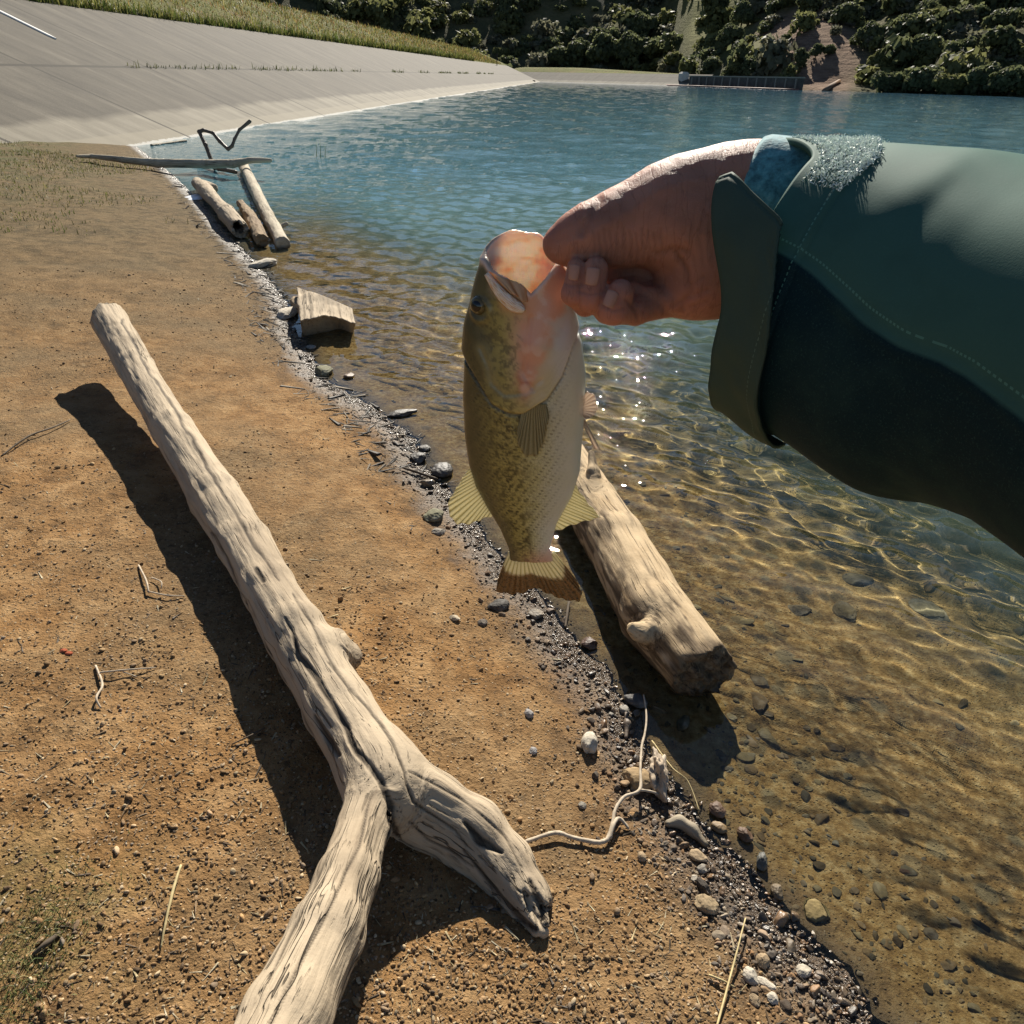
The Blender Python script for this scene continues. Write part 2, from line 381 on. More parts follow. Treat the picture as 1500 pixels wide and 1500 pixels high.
# far return face of the dam, facing the camera
KA = damp(SEND, L0, 0)[:2]; KB = onz(1003, 126)[:2]; ke = (KB-KA)/np.linalg.norm(KB-KA); kn = np.array([-ke[1], ke[0]])
if kn[1] < 0: kn = -kn
sw = np.linspace(-16, np.linalg.norm(KB-KA)+3, 40); lw = np.array([-4, 0, 3, 5.6])
V2 = np.array([[*(KA+ke*s+kn*l), SL*l] for s in sw for l in lw]); i2 = np.arange(len(V2)).reshape(len(sw), len(lw))+len(V)
F2 = np.stack([i2[:-1, :-1], i2[1:, :-1], i2[1:, 1:], i2[:-1, 1:]], -1).reshape(-1, 4)[:, ::-1]
slab2 = np.stack([np.repeat(sw, 4)+3, np.tile(lw*1.077, len(sw)), 0*np.repeat(sw, 4)], 1)
dam = mesh('dam', np.concatenate([V, V2]), np.concatenate([F, F2]), MC, smooth=False, attrs={'slab': np.concatenate([slab, slab2])})
rebase(dam, damp(20, L0, 0))
tag(dam, 'long sloping grey concrete dam face with joints, pale band along the water', 'dam')
def bank_mat():
    t = NT('bank_grass'); P = t.co(); n = t.noise(P, .35, 5, .65); n2 = t.noise(P, 3.5, 5, .7); n3 = t.noise(P, 18, 3, .7)
    col = t.ramp(n2, [(.3, (.075, .085, .018)), (.55, (.15, .155, .035)), (.75, (.24, .215, .07))])
    col = t.mix(col, (.20, .135, .06), t.mr(n, .5, .68, 0, .75)); col = t.mix(col, (.05, .06, .015), t.mr(n3, .55, .75, 0, .6))
    return t.done(t.pbr(col, .95, t.bump(t.math('ADD', n2, n3), .8, .15), .1))
MB = bank_mat()
bl = np.array([19.0, 19.2, 19.6, 21, 23, 25, 26.3, 27.3, 33, 36, 44]); bz = np.array([SL*(19-L0)-.15, SL*(19.2-L0)-.02, SL*(19.6-L0)+.03, SL*(21-L0)+.05, SL*(23-L0), SL*(25-L0), 6.32, 6.5, 6.5, 5.5, 1.5])
V, F = dam_sheet(bl, bz, ss); V[:, 2] += .12*fbm(V*.35, 3)*np.tile((bl > 19.8) & (bl < 30), len(ss))
e2 = np.array([5.6, 6.1, 9, 12, 15, 24, 34]); ez = np.array([SL*5.6-.1, SL*5.6+.06, SL*8, SL*8.6, SL*8.6, 2, 0])
V2 = np.array([[*(KA+ke*s+kn*l), z-.03*max(s, 0)*(l > 5.9)] for s in np.linspace(-22, 46, 30) for l, z in zip(e2, ez)]); i2 = np.arange(len(V2)).reshape(30, 7)+len(V)
F2 = np.stack([i2[:-1, :-1], i2[1:, :-1], i2[1:, 1:], i2[:-1, 1:]], -1).reshape(-1, 4)[:, ::-1]
bank = mesh('grass_bank', np.concatenate([V, V2]), np.concatenate([F, F2]), MB); tag(bank, kind='structure')
# ------------------------------------------------------------------ hills
_fw = [onz(*q) for q in ((1000,125.6),(1080,128.4),(1163,131.6),(1280,135),(1390,138.5),(1500,142))]
FAZ = [-60, -8, 3, 9]+[math.degrees(math.atan2(q[0], q[1])) for q in _fw]+[45, 60, 90]; FRR = [250, 250, 248, 240]+[math.hypot(q[0], q[1])+.5 for q in _fw]+[112, 90, 70]
def far_r(azd):  # distance of the far waterline by azimuth in degrees
    return np.interp(azd, FAZ, FRR)
def hill_z(x, y):
    a = np.degrees(np.arctan2(x, y)); r = np.hypot(x, y); q = r-far_r(a)
    p = np.stack([x, y, 0*x], -1)
    rid = fbm(p*.012+3, 4)*9; gul = np.abs(vnoise(np.stack([a*.22+.9, r*.004, 0*a], -1)))
    z = np.where(q > 0, .35+.09*np.minimum(q, 12)+np.maximum(q-9, 0)*(.40+.10*gul)+rid*sstep(8, 60, q), -.25*np.abs(q)*1.0)
    return np.maximum(z, -4)-sstep(190, 330, q)*0
X, Y, Rr, F = polar(64, 620, 150, -75, 95, 260)
Zh = hill_z(X, Y)
q = Rr-far_r(np.degrees(np.arctan2(X, Y))); fk = (q > -14)[F].any(1)
def scar_w(x, y, z):
    """bare earth slip on the far hillside"""
    v = np.stack([x, y, z], -1)-CAM; zz = v @ fw; px = 750+FOC*(v @ rt)/zz; py = 750-FOC*(v @ up)/zz
    n = fbm(np.stack([px*.02, py*.03, 0*px], -1), 3)*14
    return sstep(92, 50, np.hypot((px-1190), (py-74)*1.25)+1.7*n), px, py
sc, hpx, hpy = scar_w(X, Y, Zh)
az_ = np.degrees(np.arctan2(X, Y))
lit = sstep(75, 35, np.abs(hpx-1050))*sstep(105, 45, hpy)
def hill_mat():
    t = NT('hillside'); P = t.co(); n = t.noise(P, .09, 6, .7); n2 = t.noise(P, .8, 5, .7)
    col = t.ramp(n, [(.3, (.05, .052, .026)), (.55, (.10, .095, .048)), (.75, (.17, .14, .08))])
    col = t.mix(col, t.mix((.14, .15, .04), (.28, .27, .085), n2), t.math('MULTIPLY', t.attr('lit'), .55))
    st = t.noise(t.mp(P, (.25, .25, 2.0)), 1, 4, .7)
    earth = t.ramp(st, [(.3, (.12, .075, .05)), (.6, (.24, .165, .115)), (.8, (.33, .24, .175))])
    col = t.mix(col, earth, t.attr('scar'))
    return t.done(t.pbr(col, .95, t.bump(t.math('ADD', n2, st), 1, .6), .05))
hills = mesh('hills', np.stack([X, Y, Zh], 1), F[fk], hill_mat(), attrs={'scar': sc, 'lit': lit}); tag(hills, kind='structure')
# ================================================================== DRIFTWOOD
def resamp(A, n):
    A = np.asarray(A, float); L = np.concatenate([[0], np.cumsum(np.linalg.norm(np.diff(A, axis=0), axis=1))]); s = np.linspace(0, L[-1], n)
    return np.stack([np.interp(s, L, A[:, k]) for k in range(A.shape[1])], 1)
def wood_mat(name, pale, mid, dark, crack=1.0, gs=1.0, rough=.85, wetz=None, stain_shade=(.03,.022,.015), bumpd=.006):
    t = NT(name); G = t.attr('grain', 'Vector'); P = t.co()
    q = lambda a, l: t.mp(G, (a*gs, a*gs, l*gs))
    n1 = t.noise(q(9, 1.6), 1, 5, .65); n2 = t.noise(q(75, 4), 1, 4, .7, .3); n3 = t.noise(P, 5.5*gs, 4, .6)
    col = t.ramp(n1, [(.28, mid), (.5, pale), (.72, np.array(pale)*1.12)])
    col = t.mix(col, dark, t.mr(n2, .54, .74, 0, .62)); col = t.mix(col, np.array(mid)*.8, t.mr(n3, .56, .72, 0, .55))
    rg = lambda v, w0, w1: t.mr(t.math('ABSOLUTE', t.math('SUBTRACT', v, .5)), w0, w1, 1, 0)
    c1 = t.math('MULTIPLY', rg(t.noise(q(16, .3), 1, 4, .6, .2), .001, t.math('MULTIPLY', t.noise(q(5, 2), 1, 2), .022)), t.mr(t.noise(q(5, 1.3), 1, 2), .50, .58, 0, .9))
    c2 = t.math('MULTIPLY', t.mr(t.noise(q(120, 3.2), 1, 3, .6), .60, .72, 0, .75), t.mr(t.noise(q(8, 2), 1, 3), .38, .6, .1, 1))
    c = t.math('MULTIPLY', t.math('MAXIMUM', c1, c2), crack)
    knot = t.mr(t.noise(q(11, 3.4), 1, 2, .5), .70, .78, 0, .7)
    col = t.mix(col, stain_shade, t.math('MULTIPLY', c, .85)); col = t.mix(col, np.array(dark)*.7, t.math('MULTIPLY', knot, .6))
    col = t.mix(col, stain_shade, t.math('MULTIPLY', t.attr('stain_shade'), t.mr(n2, .2, .6, .55, 1)))
    r = rough
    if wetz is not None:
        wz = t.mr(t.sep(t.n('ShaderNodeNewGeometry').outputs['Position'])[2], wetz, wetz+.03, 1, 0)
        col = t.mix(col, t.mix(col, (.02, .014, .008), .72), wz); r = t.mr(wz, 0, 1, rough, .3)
    h = t.math('SUBTRACT', t.math('ADD', t.math('MULTIPLY', n2, .5), t.math('ADD', t.math('MULTIPLY', n1, .8), t.math('MULTIPLY', t.noise(P, 90, 3), .2))), t.math('MULTIPLY', c, 1.4))
    return t.done(t.pbr(col, r, t.bump(h, .9, bumpd), .25))
PALE = wood_mat('bleached_wood', (.43, .345, .24), (.28, .215, .145), (.13, .097, .066))
TANW = wood_mat('tan_wood', (.50, .375, .225), (.36, .24, .12), (.13, .085, .045), wetz=.03, stain_shade=(.055,.035,.02))
FARW = wood_mat('grey_pole_wood', (.44, .38, .28), (.28, .225, .155), (.12, .095, .065), gs=.8, wetz=.01)
BROWNW = wood_mat('bark_wood', (.26, .18, .10), (.16, .105, .06), (.06, .042, .028), wetz=.01)
DARKW = wood_mat('dark_wet_wood', (.13, .10, .075), (.08, .06, .045), (.03, .024, .018), rough=.5)
def ptrace(tr, mode='ground'):
    """(px, py, half width px, height of the centre above ground/water) -> (point, radius)"""
    out = []
    for a in tr:
        px, py, hw, ab = a[:4]; z = .1
        for _ in range(10):
            p = onz(px, py, z); z = max(gz(p[0], p[1]), 0. if mode == 'ground' else -9)+ab if mode != 'abs' else ab
        p = onz(px, py, z); out.append((p, hw*depth_of(p)/FOC))
    return out
def wood(name, chains, mat, h=.008, cuts=(), carve=(), k=.03, rug=.035, seed=0, label=None, cat='log', bark=0., rs=1., cracks=()):
    ch = [[(p, r*rs) for p, r in (ptrace(c) if len(c[0]) == 4 else c)] for c in chains]
    A = ch[0][0][0]; B = ch[0][-1][0]; th = math.atan2(B[1]-A[1], B[0]-A[0]); c_, s_ = math.cos(th), math.sin(th)
    Rz = np.array([[c_, -s_, 0], [s_, c_, 0], [0, 0, 1]])
    chl = [[((p-A) @ Rz, r) for p, r in c] for c in ch]
    allp = np.array([p for c in chl for p, r in c]); rm = max(r for c in chl for p, r in c)
    lo = allp.min(0)-rm*1.3; hi = allp.max(0)+rm*1.3
    cv = []
    fine = []
    for c, co in zip(chains, ch):
        for i in range(len(co)-1):
            for f_ in np.linspace(0, 1, 8): fine.append((c[i][0]*(1-f_)+c[i+1][0]*f_, c[i][1]*(1-f_)+c[i+1][1]*f_, co[i][0]*(1-f_)+co[i+1][0]*f_, co[i][1]*(1-f_)+co[i+1][1]*f_))
    for tr in carve:
        tr = np.array(tr, float); tr = resamp(tr, 4*len(tr)); pts = []
        for px, py, w in tr:
            q = min(fine, key=lambda q: math.hypot(px-q[0], py-q[1])); D = depth_of(q[2]); dl = math.hypot(px-q[0], py-q[1])*D/FOC
            pa = atd(px, py, D-math.sqrt(max(q[3]**2-dl*dl, .12*q[3]**2))); pts.append(((pa-A) @ Rz, w*D/FOC))
        cv.append(pts)
    cl = [(((np.asarray(p)-A) @ Rz), (np.asarray(d) @ Rz)/np.linalg.norm(d), n) for p, d, n in cuts]
    def f(P):
        d = None
        for c in chl:
            e = chain_sd(P, c, .02); d = e if d is None else smin(d, e, k)
        for p, n, amp in cl: 
            near = np.linalg.norm(P-p, axis=-1) < rm*3
            e = (P-p) @ n+amp*vnoise(P*np.array([9, 30, 30])+seed)+amp*.5*vnoise(P*np.array([20, 80, 80])+seed)
            d = np.where(near, np.maximum(d, e), d)
        for pts in cv: d = np.maximum(d, -chain_sd(P, pts, .003))
        return d
    V, F = nets(f, lo, hi, h)
    segs = []; s0 = None
    for ci, c in enumerate(chl):
        off = 0.
        if ci and s0 is not None:
            q = [(np.linalg.norm(c[0][0]-(a+(b-a)*f)), o+np.linalg.norm(b-a)*f) for a, b, o in s0 for f in np.linspace(0, 1, 9)]; off = min(q)[1]
        cs = []
        for (a, ra), (b, rb) in zip(c[:-1], c[1:]): segs.append((a, ra, b, rb, off)); cs.append((a, b, off)); off += np.linalg.norm(b-a)
        if ci == 0: s0 = cs
    DD = []; GG = []
    for a, ra, b, rb, off in segs:
        ab = b-a; L = np.linalg.norm(ab); u = ab/L; tc = np.clip((V-a) @ u, 0, L); q = V-a-tc[:, None]*u; DD.append(np.linalg.norm(q, axis=1)-(ra+(rb-ra)*tc/L))
        n1 = np.cross(u, [0, 0, 1.]); n1 /= max(np.linalg.norm(n1), 1e-6); n2 = np.cross(n1, u); GG.append(np.stack([q @ n1, q @ n2, off+tc], 1))
    DD = np.array(DD); Wt = np.exp(-(DD-DD.min(0))/(.09*rm)); Wt /= Wt.sum(0); gr = sum(w[:, None]*g_ for w, g_ in zip(Wt, GG))
    st = np.zeros(len(V))
    for pts in cv: st = np.maximum(st, sstep(.010, -.001, chain_sd(V, pts, .003)+.006*fbm(gr*np.array([40, 40, 6]), 2)))
    N = vnorm(V, F); gs = gr*np.array([1, 1, .12])
    disp = rm*rug*(1.3*fbm(gs*14+seed, 3)+.9*fbm(gs*45+seed, 3))+rm*rug*1.2*fbm(V*5+seed, 3)
    V = V+N*disp[:, None]
    if len(cracks):
        Vc = V @ Rz.T+A-CAM; zc = Vc @ fw; cx = 750+FOC*(Vc @ rt)/zc; cyy = 750-FOC*(Vc @ up)/zc; Nw = N @ Rz.T; face = sstep(.0, .25, -(Nw*Vc).sum(1)/np.linalg.norm(Vc, axis=1)); jx = 3.0*fbm(gr*np.array([30, 30, 12]), 2); dent = np.zeros(len(V))
        for tr in cracks:
            q = resamp(np.array([t_[:2] for t_ in tr], float), 24); w = np.interp(np.linspace(0, 1, 24), np.linspace(0, 1, len(tr)), [t_[2] for t_ in tr]); px_, py_ = cx+jx, cyy; dm = np.full(len(V), 1e9)
            for (qa, wa), (qb, wb) in zip(zip(q[:-1], w[:-1]), zip(q[1:], w[1:])):
                ab = qb-qa; t_ = np.clip(((px_-qa[0])*ab[0]+(py_-qa[1])*ab[1])/(ab @ ab), 0, 1); dm = np.minimum(dm, np.hypot(px_-qa[0]-t_*ab[0], py_-qa[1]-t_*ab[1])-(wa+(wb-wa)*t_)*.75)
            m_ = sstep(2.3, -1.5, dm)*face; st = np.maximum(st, m_*.95); dent = np.maximum(dent, m_*.0016*(1+w.mean()*.4))
        V = V-N*dent[:, None]
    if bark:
        Lm = max(o_+np.linalg.norm(b_-a_) for a_, b_, o_ in s0); fl = sstep(-.25*rm, .6*rm, gr[:, 0]+rm*.9*fbm(gr*np.array([18, 18, 3])+5, 3)); st = np.maximum(st, bark*fl*sstep(-.2, .25, fbm(gr*np.array([50, 50, 9]), 3)+.12)); st = np.maximum(st, .93*sstep(Lm-.05, Lm-.005, gr[:, 2]+.02*fbm(V*20, 2)))  # flank: bark patches mixed with painted shade; cut end's shade painted dark too
    Vw = V @ Rz.T+A
    o = mesh(name, Vw, F, mat, attrs={'grain': gr+seed*3.1, 'stain_shade': st})
    base = np.array([Vw[:, 0].mean(), Vw[:, 1].mean(), Vw[:, 2].min()]); rebase(o, base)
    if label: tag(o, label, cat)
    return o
def dirof(chain, a, b):
    c = ptrace([chain[a], chain[b]]); return c[1][0]-c[0][0]
T1 = [(160,468,27,.275),(199,538,26,.215),(253,630,30,.155),(317,730,38,.118),(357,797,39,.105),(393,863,41,.100),(433,927,46,.100),(454,966,46,.100),(494,1036,50,.105),(540,1107,54,.112),(566,1160,56,.118)]
TL = [(556,1140,40,.12),(533,1212,38,.155),(506,1290,47,.20),(477,1368,57,.235),(420,1490,63,.27),(355,1620,66,.30)]
TR = [(560,1130,46,.115),(630,1186,57,.058),(690,1222,57,.030),(738,1268,46,.014),(772,1316,36,.008),(794,1356,20,.004)]
KN = [(490,955,30,.10),(508,962,20,.085)]
p_end = ptrace([T1[0]])[0][0]; p_lend = ptrace([TL[-1]])[0][0]; p_rend = ptrace([TR[-1]])[0][0]
CRK = [[(178,468,1.5),(195,500,2),(212,535,2.2),(232,565,2),(255,600,2.4),(285,650,2.4),(315,705,2.2),(345,750,2.4),(370,795,2.6),(395,830,2),(408,850,1)],
    [(418,905,1),(425,923,4),(436,956,7),(461,989,6),(483,1026,5),(505,1066,6),(513,1092,7),(535,1114,5),(557,1143,6),(571,1180,6),(579,1224,7),(590,1253,8),(612,1276,7)],
    [(483,971,1),(520,1019,2),(557,1059,1.8),(579,1099,2.4),(593,1129,2.4),(601,1173,2),(630,1191,2.6),(667,1217,2.4),(685,1239,1)], [(545,1160,1),(538,1185,2),(531,1231,2.2),(505,1283,2.4),(476,1338,2.6),(447,1393,2.6),(418,1450,2.4),(395,1500,2)],
    [(462,1048,2),(472,1068,5),(484,1090,6),(493,1106,3)], [(682,1204,3),(694,1218,7),(705,1232,9),(722,1241,7),(735,1248,3)], [(679,1246,2),(700,1276,3),(722,1301,3.5),(745,1328,3.5),(760,1342,4)], [(560,1250,2),(556,1290,2.5),(545,1335,2.4),(528,1375,1.5)],
    [(330,640,.8),(350,690,1.5),(372,738,1.2)], [(310,780,1),(340,835,2),(352,880,1)], [(375,835,5),(385,850,4)], [(360,880,1),(385,940,1.8),(410,985,2),(440,1040,2),(462,1090,1.2)], [(430,870,1),(452,905,1.6),(470,945,1.6),(500,990,1)], [(600,1130,.8),(640,1150,1.5),(690,1180,1.3),(740,1225,1.5),(765,1270,1.2)], [(600,1205,1),(625,1230,2),(655,1245,2),(690,1270,1)], [(480,1250,1),(455,1310,1.6),(420,1380,1.6),(390,1440,1)], [(775,1290,4),(790,1320,7),(797,1345,6)], [(750,1335,4),(770,1352,6),(785,1362,5)]]
forked_log = wood('forked_log', [T1, TL, TR, KN], PALE, .0037, rs=.93, cracks=CRK,
    cuts=[(p_end, -dirof(T1, 0, 1)*np.array([1, 1, .2])+np.array([-.25, 0, .2]), .03), (ptrace([TR[4]])[0][0]+np.array([.035, -.045, 0]), dirof(TR, 3, 4), .075)],
    carve=[[(552,1150,3),(564,1195,5),(574,1230,7),(585,1262,10),(598,1290,14)]],
    k=.06, seed=1, label='large bleached forked driftwood log lying across the brown dirt shore', cat='log')
T2 = [(822,668,36,.075),(866,738,39,.078),(904,797,45,.082),(963,905,52,.088),(1030,988,50,.09)]
NUB = [(960,925,26,.11),(938,926,13,.15),(926,921,9,.165)]
STUB = [(874,740,10,.14),(870,692,9,.20),(866,664,5,.24)]
p2e = ptrace([T2[-1]])[0][0]; p2s = ptrace([T2[0]])[0][0]
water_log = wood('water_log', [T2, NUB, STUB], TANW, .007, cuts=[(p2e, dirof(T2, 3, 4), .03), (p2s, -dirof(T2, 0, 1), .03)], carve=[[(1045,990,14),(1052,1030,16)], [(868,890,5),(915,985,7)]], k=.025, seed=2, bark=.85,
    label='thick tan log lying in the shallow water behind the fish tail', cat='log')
PO = [(357,244,7.5,.07),(372,275,8,.06),(392,316,9,.05),(415,358,10.5,.04)]
pole = wood('pole_log', [PO, [(407,333,3,.06),(420,328,3,.09)]], FARW, .012, cuts=[(ptrace([PO[-1]])[0][0], dirof(PO, 2, 3), .01)], seed=3, k=.01, label='straight round pole log floating off the far end of the dirt shore', cat='log')
SP = [(289,268,8,.10),(303,281,11,.12),(318,298,9,.12),(333,314,13,.13),(352,336,13,.10)]
wood('split_log', [SP, [(299,270,6,.12),(312,276,7,.12)]], PALE, .010, cuts=[(ptrace([SP[-1]])[0][0], dirof(SP, 3, 4), .06)], carve=[[(335,300,4),(340,318,6),(352,338,6)]], seed=4, label='short bleached log with a split jagged end at the mud edge', cat='log')
BK = [(352,298,6,.08),(366,318,9,.08),(384,352,10,.07)]
wood('bark_log', [BK], BROWNW, .010, cuts=[(ptrace([BK[-1]])[0][0], dirof(BK, 1, 2), .02)], seed=5, rug=.09, label='rough brown bark covered log between the split log and floating pole', cat='log')
LB = [(113,229,2,.08),(135,229,3.2,.10),(180,234,4.5,.12),(230,239,6,.13),(300,240,6.2,.16),(340,240,6,.22),(365,235,4.2,.26),(396,235,3.2,.28)]
wood('long_branch', [LB], FARW, .016, seed=6, label='long thin grey branch lying level across the far end of the shore', cat='branch')
pb = ptrace([(310,240,3,.1)])[0][0]; dB = depth_of(pb)
cur = [(314,246,3.4),(301,212,3.0),(291.5,193,2.6),(298,190.5,2.4),(312,195,2.3),(322,207,2.3),(334,218.5,2.3),(340,214,2.3),(344,203,2.2),(351,190,2.2),(366,178,2.6)]
wood('curved_branch', [[(atd(x, y, dB+.05*i*0), w*dB/FOC) for i, (x, y, w) in enumerate(cur)]], DARKW, .014, k=.01, seed=7, rug=.06, label='dark crooked branch standing up out of the water like a heart', cat='branch')
wood('sunken_branch', [[(288,236,2.2,.05),(320,247,3,.06),(345,252,3,.04)]], DARKW, .016, seed=8, label='dark branch lying low in the water under the long grey branch', cat='branch')
PK = [(222,213,2.2,.01),(272,206.5,2.2,.01)]
wood('plank', [PK], FARW, .018, seed=9, label='narrow pale plank floating beside the concrete dam edge', cat='plank')
# split chunk of wood standing at the water edge
def chunk():
    TZ = .125; n_ = onz(479, 464, TZ); f_ = onz(474, 419, TZ); c = np.array([n_[0], n_[1], 0.]); s = depth_of(n_)/FOC; hw = 39*s; LY = f_[1]-n_[1]
    by = f_-n_; by[2] = 0; by /= np.linalg.norm(by); bz = np.array([0, 0, 1.]); bx = np.cross(by, bz); B = np.stack([bx, by, bz], 1)
    def f(P):
        x, y, z = P[..., 0], P[..., 1], P[..., 2]
        gr = .013*vnoise(np.stack([x*26, y*1.5, z*1.2], -1))*sstep(.06, -.06, x)+.010*vnoise(np.stack([x*70, y*2, z*2], -1))+.02*vnoise(P*6+3)
        top = (z-(TZ+.05-.34*np.maximum(x+.02, 0)-.10*np.maximum(-x-.06, 0)+.05*y)+gr)*.92
        top = np.maximum(top, (z+.55*x+.35*y-TZ-.17)*.8)
        d = np.maximum(top, -z-.12)
        d = np.maximum(d, np.abs(x)-hw-.02*y+.012*vnoise(P*9)+.3*np.maximum(0, .1-z)*.4)
        return np.maximum(d, np.maximum(-y-.45*np.abs(x-.02)-1.2*(z-.08)+.07*vnoise(np.stack([x*13, y*3, z*7], -1)), y-LY+.45*x+.09*vnoise(np.stack([x*24, y*3, z*5], -1)+5)))
    V, F = nets(f, (-.3, -.3, -.14), (.32, LY+.25, .36), .007)
    gr = np.stack([V[:, 0], V[:, 2]*.6, V[:, 1]], 1)
    o = mesh('wood_block', V @ B.T+c, F, PALE, attrs={'grain': gr+20, 'stain_shade': np.zeros(len(V))}); rebase(o, c)
    tag(o, 'blocky split chunk of pale grooved wood at the water edge', 'wood block')
    V2 = [(463,425,2),(466,418,2.5),(470,416,1.2)]
    return o
chunk()
# ------------------------------------------------------------------ thin sticks, straws
def tube(pts, rad, n=7, seed=0, wob=.12, cap=True):
    pts = np.asarray(pts, float); rad = np.asarray(rad, float)
    T = np.gradient(pts, axis=0); T /= np.maximum(np.linalg.norm(T, axis=1, keepdims=True), 1e-9)
    V = []; ref = np.array([0, 0, 1.]) if abs(T[0][2]) < .9 else np.array([1., 0, 0])
    for i, (p, t, r) in enumerate(zip(pts, T, rad)):
        n1 = np.cross(t, ref); n1 /= np.linalg.norm(n1)+1e-9; n2 = np.cross(n1, t); ref = n2 if np.linalg.norm(n2) > .5 else ref
        for k in range(n):
            a = 2*math.pi*k/n; V.append(p+(n1*math.cos(a)+n2*math.sin(a))*r*(1+wob*_G[(i*7+k*3+seed*31) % 2048]))
    F = [[i*n+k, i*n+(k+1) % n, (i+1)*n+(k+1) % n, (i+1)*n+k] for i in range(len(pts)-1) for k in range(n)]
    V = np.array(V)
    if cap: F += [[k for k in range(n)][::-1]+[], [(len(pts)-1)*n+k for k in range(n)]]
    return V, F
def refine(pts, m=5):
    pts = np.asarray(pts, float); out = []
    n = len(pts)
    for i in range(n-1):
        p0, p1, p2, p3 = pts[max(i-1, 0)], pts[i], pts[i+1], pts[min(i+2, n-1)]
        for k in range(m):
            t = k/m; out.append(.5*((2*p1)+(-p0+p2)*t+(2*p0-5*p1+4*p2-p3)*t*t+(-p0+3*p1-3*p2+p3)*t**3))
    out.append(pts[-1]); return np.array(out)
def gtube(tr, n=7, m=5, seed=0, wob=.15):
    q = refine([(a[0], a[1], a[2], a[3]) for a in tr], m); P = []; Rd = []
    for px, py, hw, ab in q:
        p = hitw(px, py); z = max(p[2], 0)+ab; p = onz(px, py, z); P.append(p); Rd.append(max(hw, .3)*depth_of(p)/FOC)
    return tube(P, Rd, n, seed, wob)
def join(parts):
    V = []; F = []; o = 0
    for v, f in parts:
        V.append(np.asarray(v)); F += [[i+o for i in q] for q in (f.tolist() if isinstance(f, np.ndarray) else f)]; o += len(v)
    return np.concatenate(V), F
def plain(name, col, rough=.8, var=.35, scale=40, spec=.3, bump=.4, bd=.002):
    t = NT(name); P = t.co(); n = t.noise(P, scale, 5, .65)
    c = t.mix(np.array(col)*(1-var), np.array(col)*(1+var), t.mr(n, .3, .7))
    return t.done(t.pbr(c, rough, t.bump(n, bump, bd), spec))
TWIG = plain('pale_twig', (.46, .38, .28), .8, .3, 60); STRAW = plain('dry_straw', (.50, .40, .20), .7, .25, 50); DTWIG = plain('dark_twig', (.10, .075, .05), .8, .3, 60)
def stick(name, trs, mat, label, cat='twig', group=None, seed=0):
    V, F = join([gtube(t, seed=seed+i) for i, t in enumerate(trs)])
    o = mesh(name, V, F, mat); rebase(o, V[np.argmin(V[:, 2])]); return tag(o, label, cat, group)
stick('branched_twig', [[(768,1234,3.2,.012),(813,1220,3.2,.016),(843,1228,3,.012),(885,1233,3.6,.014),(897,1207,3,.02),(901,1187,2.6,.03),(914,1168,2.6,.04),(937,1157,2.6,.045),(938,1127,2.0,.045),(940,1093,1.9,.045),(944,1077,1.8,.04),(947,1050,1.5,.04),(943,1018,1,.04)],
    [(937,1157,2,.045),(952,1159,1.8,.035),(968,1164,1.5,.02),(984,1171,1,.004)], [(893,1228,3,.014),(900,1206,2.6,.025),(908,1199,2.8,.02),(921,1214,1.8,.004)]], TWIG, 'crooked pale branching twig running from the forked log to the water', 'twig')
stick('straw', [[(265,1267,1.8,.02),(252,1310,2.2,.02),(241,1360,1.8,.012),(236,1388,1.2,.004)], [(243,1345,1.2,.014),(254,1358,.8,.004)]], STRAW, 'single long dry straw on dirt left of the forked log base', 'straw')
stick('straw', [[(1092,1345,1,.03),(1078,1400,1.4,.02),(1062,1460,1.7,.012),(1048,1512,1.8,.006)], [(1038,1428,1.5,.006),(1058,1436,1.6,.012),(1076,1446,1,.006)]], STRAW, 'thin bent straw with a crossing piece near the wet gravel edge', 'straw')
stick('straw', [[(955,1085,1.2,.01),(985,1125,1,.03),(1008,1145,.8,.02),(1025,1190,.8,.005)]], STRAW, 'fine yellow straw leaning over the mud near the white twig', 'straw')
stick('pale_twig', [[(140,975,1.6,.004),(150,1003,1.8,.014),(141,1022,1.7,.014),(148,1037,1.2,.004)], [(146,985,1.2,.012),(175,982,1.2,.012),(200,980,1.2,.01),(228,978,.8,.004)], [(180,984,.9,.01),(200,991,.7,.004)]], TWIG, 'small pale forked twig on the dirt at the left', 'twig')
stick('thin_twig', [[(203,828,1.4,.004),(214,850,1.4,.02),(218,868,1.2,.01)], [(222,846,1,.014),(236,852,1,.02),(236,862,.8,.008)], [(216,866,1,.008),(245,872,1.1,.01),(270,873,.8,.004)]], TWIG, 'tangle of thin twigs on dirt beside the long log shadow', 'twig')
stick('thin_twig', [[(2,668,1.2,.004),(40,640,1.4,.02),(75,627,1.2,.02),(103,615,.8,.01)]], DTWIG, 'dark thin twig on dirt at the left picture edge', 'twig')
stick('thin_twig', [[(590,685,1.6,.01),(612,692,2.2,.016),(640,702,2.2,.012)]], DTWIG, 'brown twig in the wet mud left of the dorsal fin', 'twig')
stick('thin_twig', [[(834,880,2.4,.01),(831,898,2.2,.01),(828,920,1.6,.004)]], DTWIG, 'dark twig standing in the pool just under the fish tail', 'twig')
stick('thin_twig', [[(340,1090,1,.004),(370,1076,1.4,.01),(388,1066,1,.006)]], DTWIG, 'dark twig on dirt half inside the forked log shadow', 'twig')
stick('bark_strip', [[(48,1398,2.5,.004),(68,1382,4.5,.012),(88,1366,3,.006)]], DTWIG, 'dark bark strip lying beside the green grass patch', 'bark')
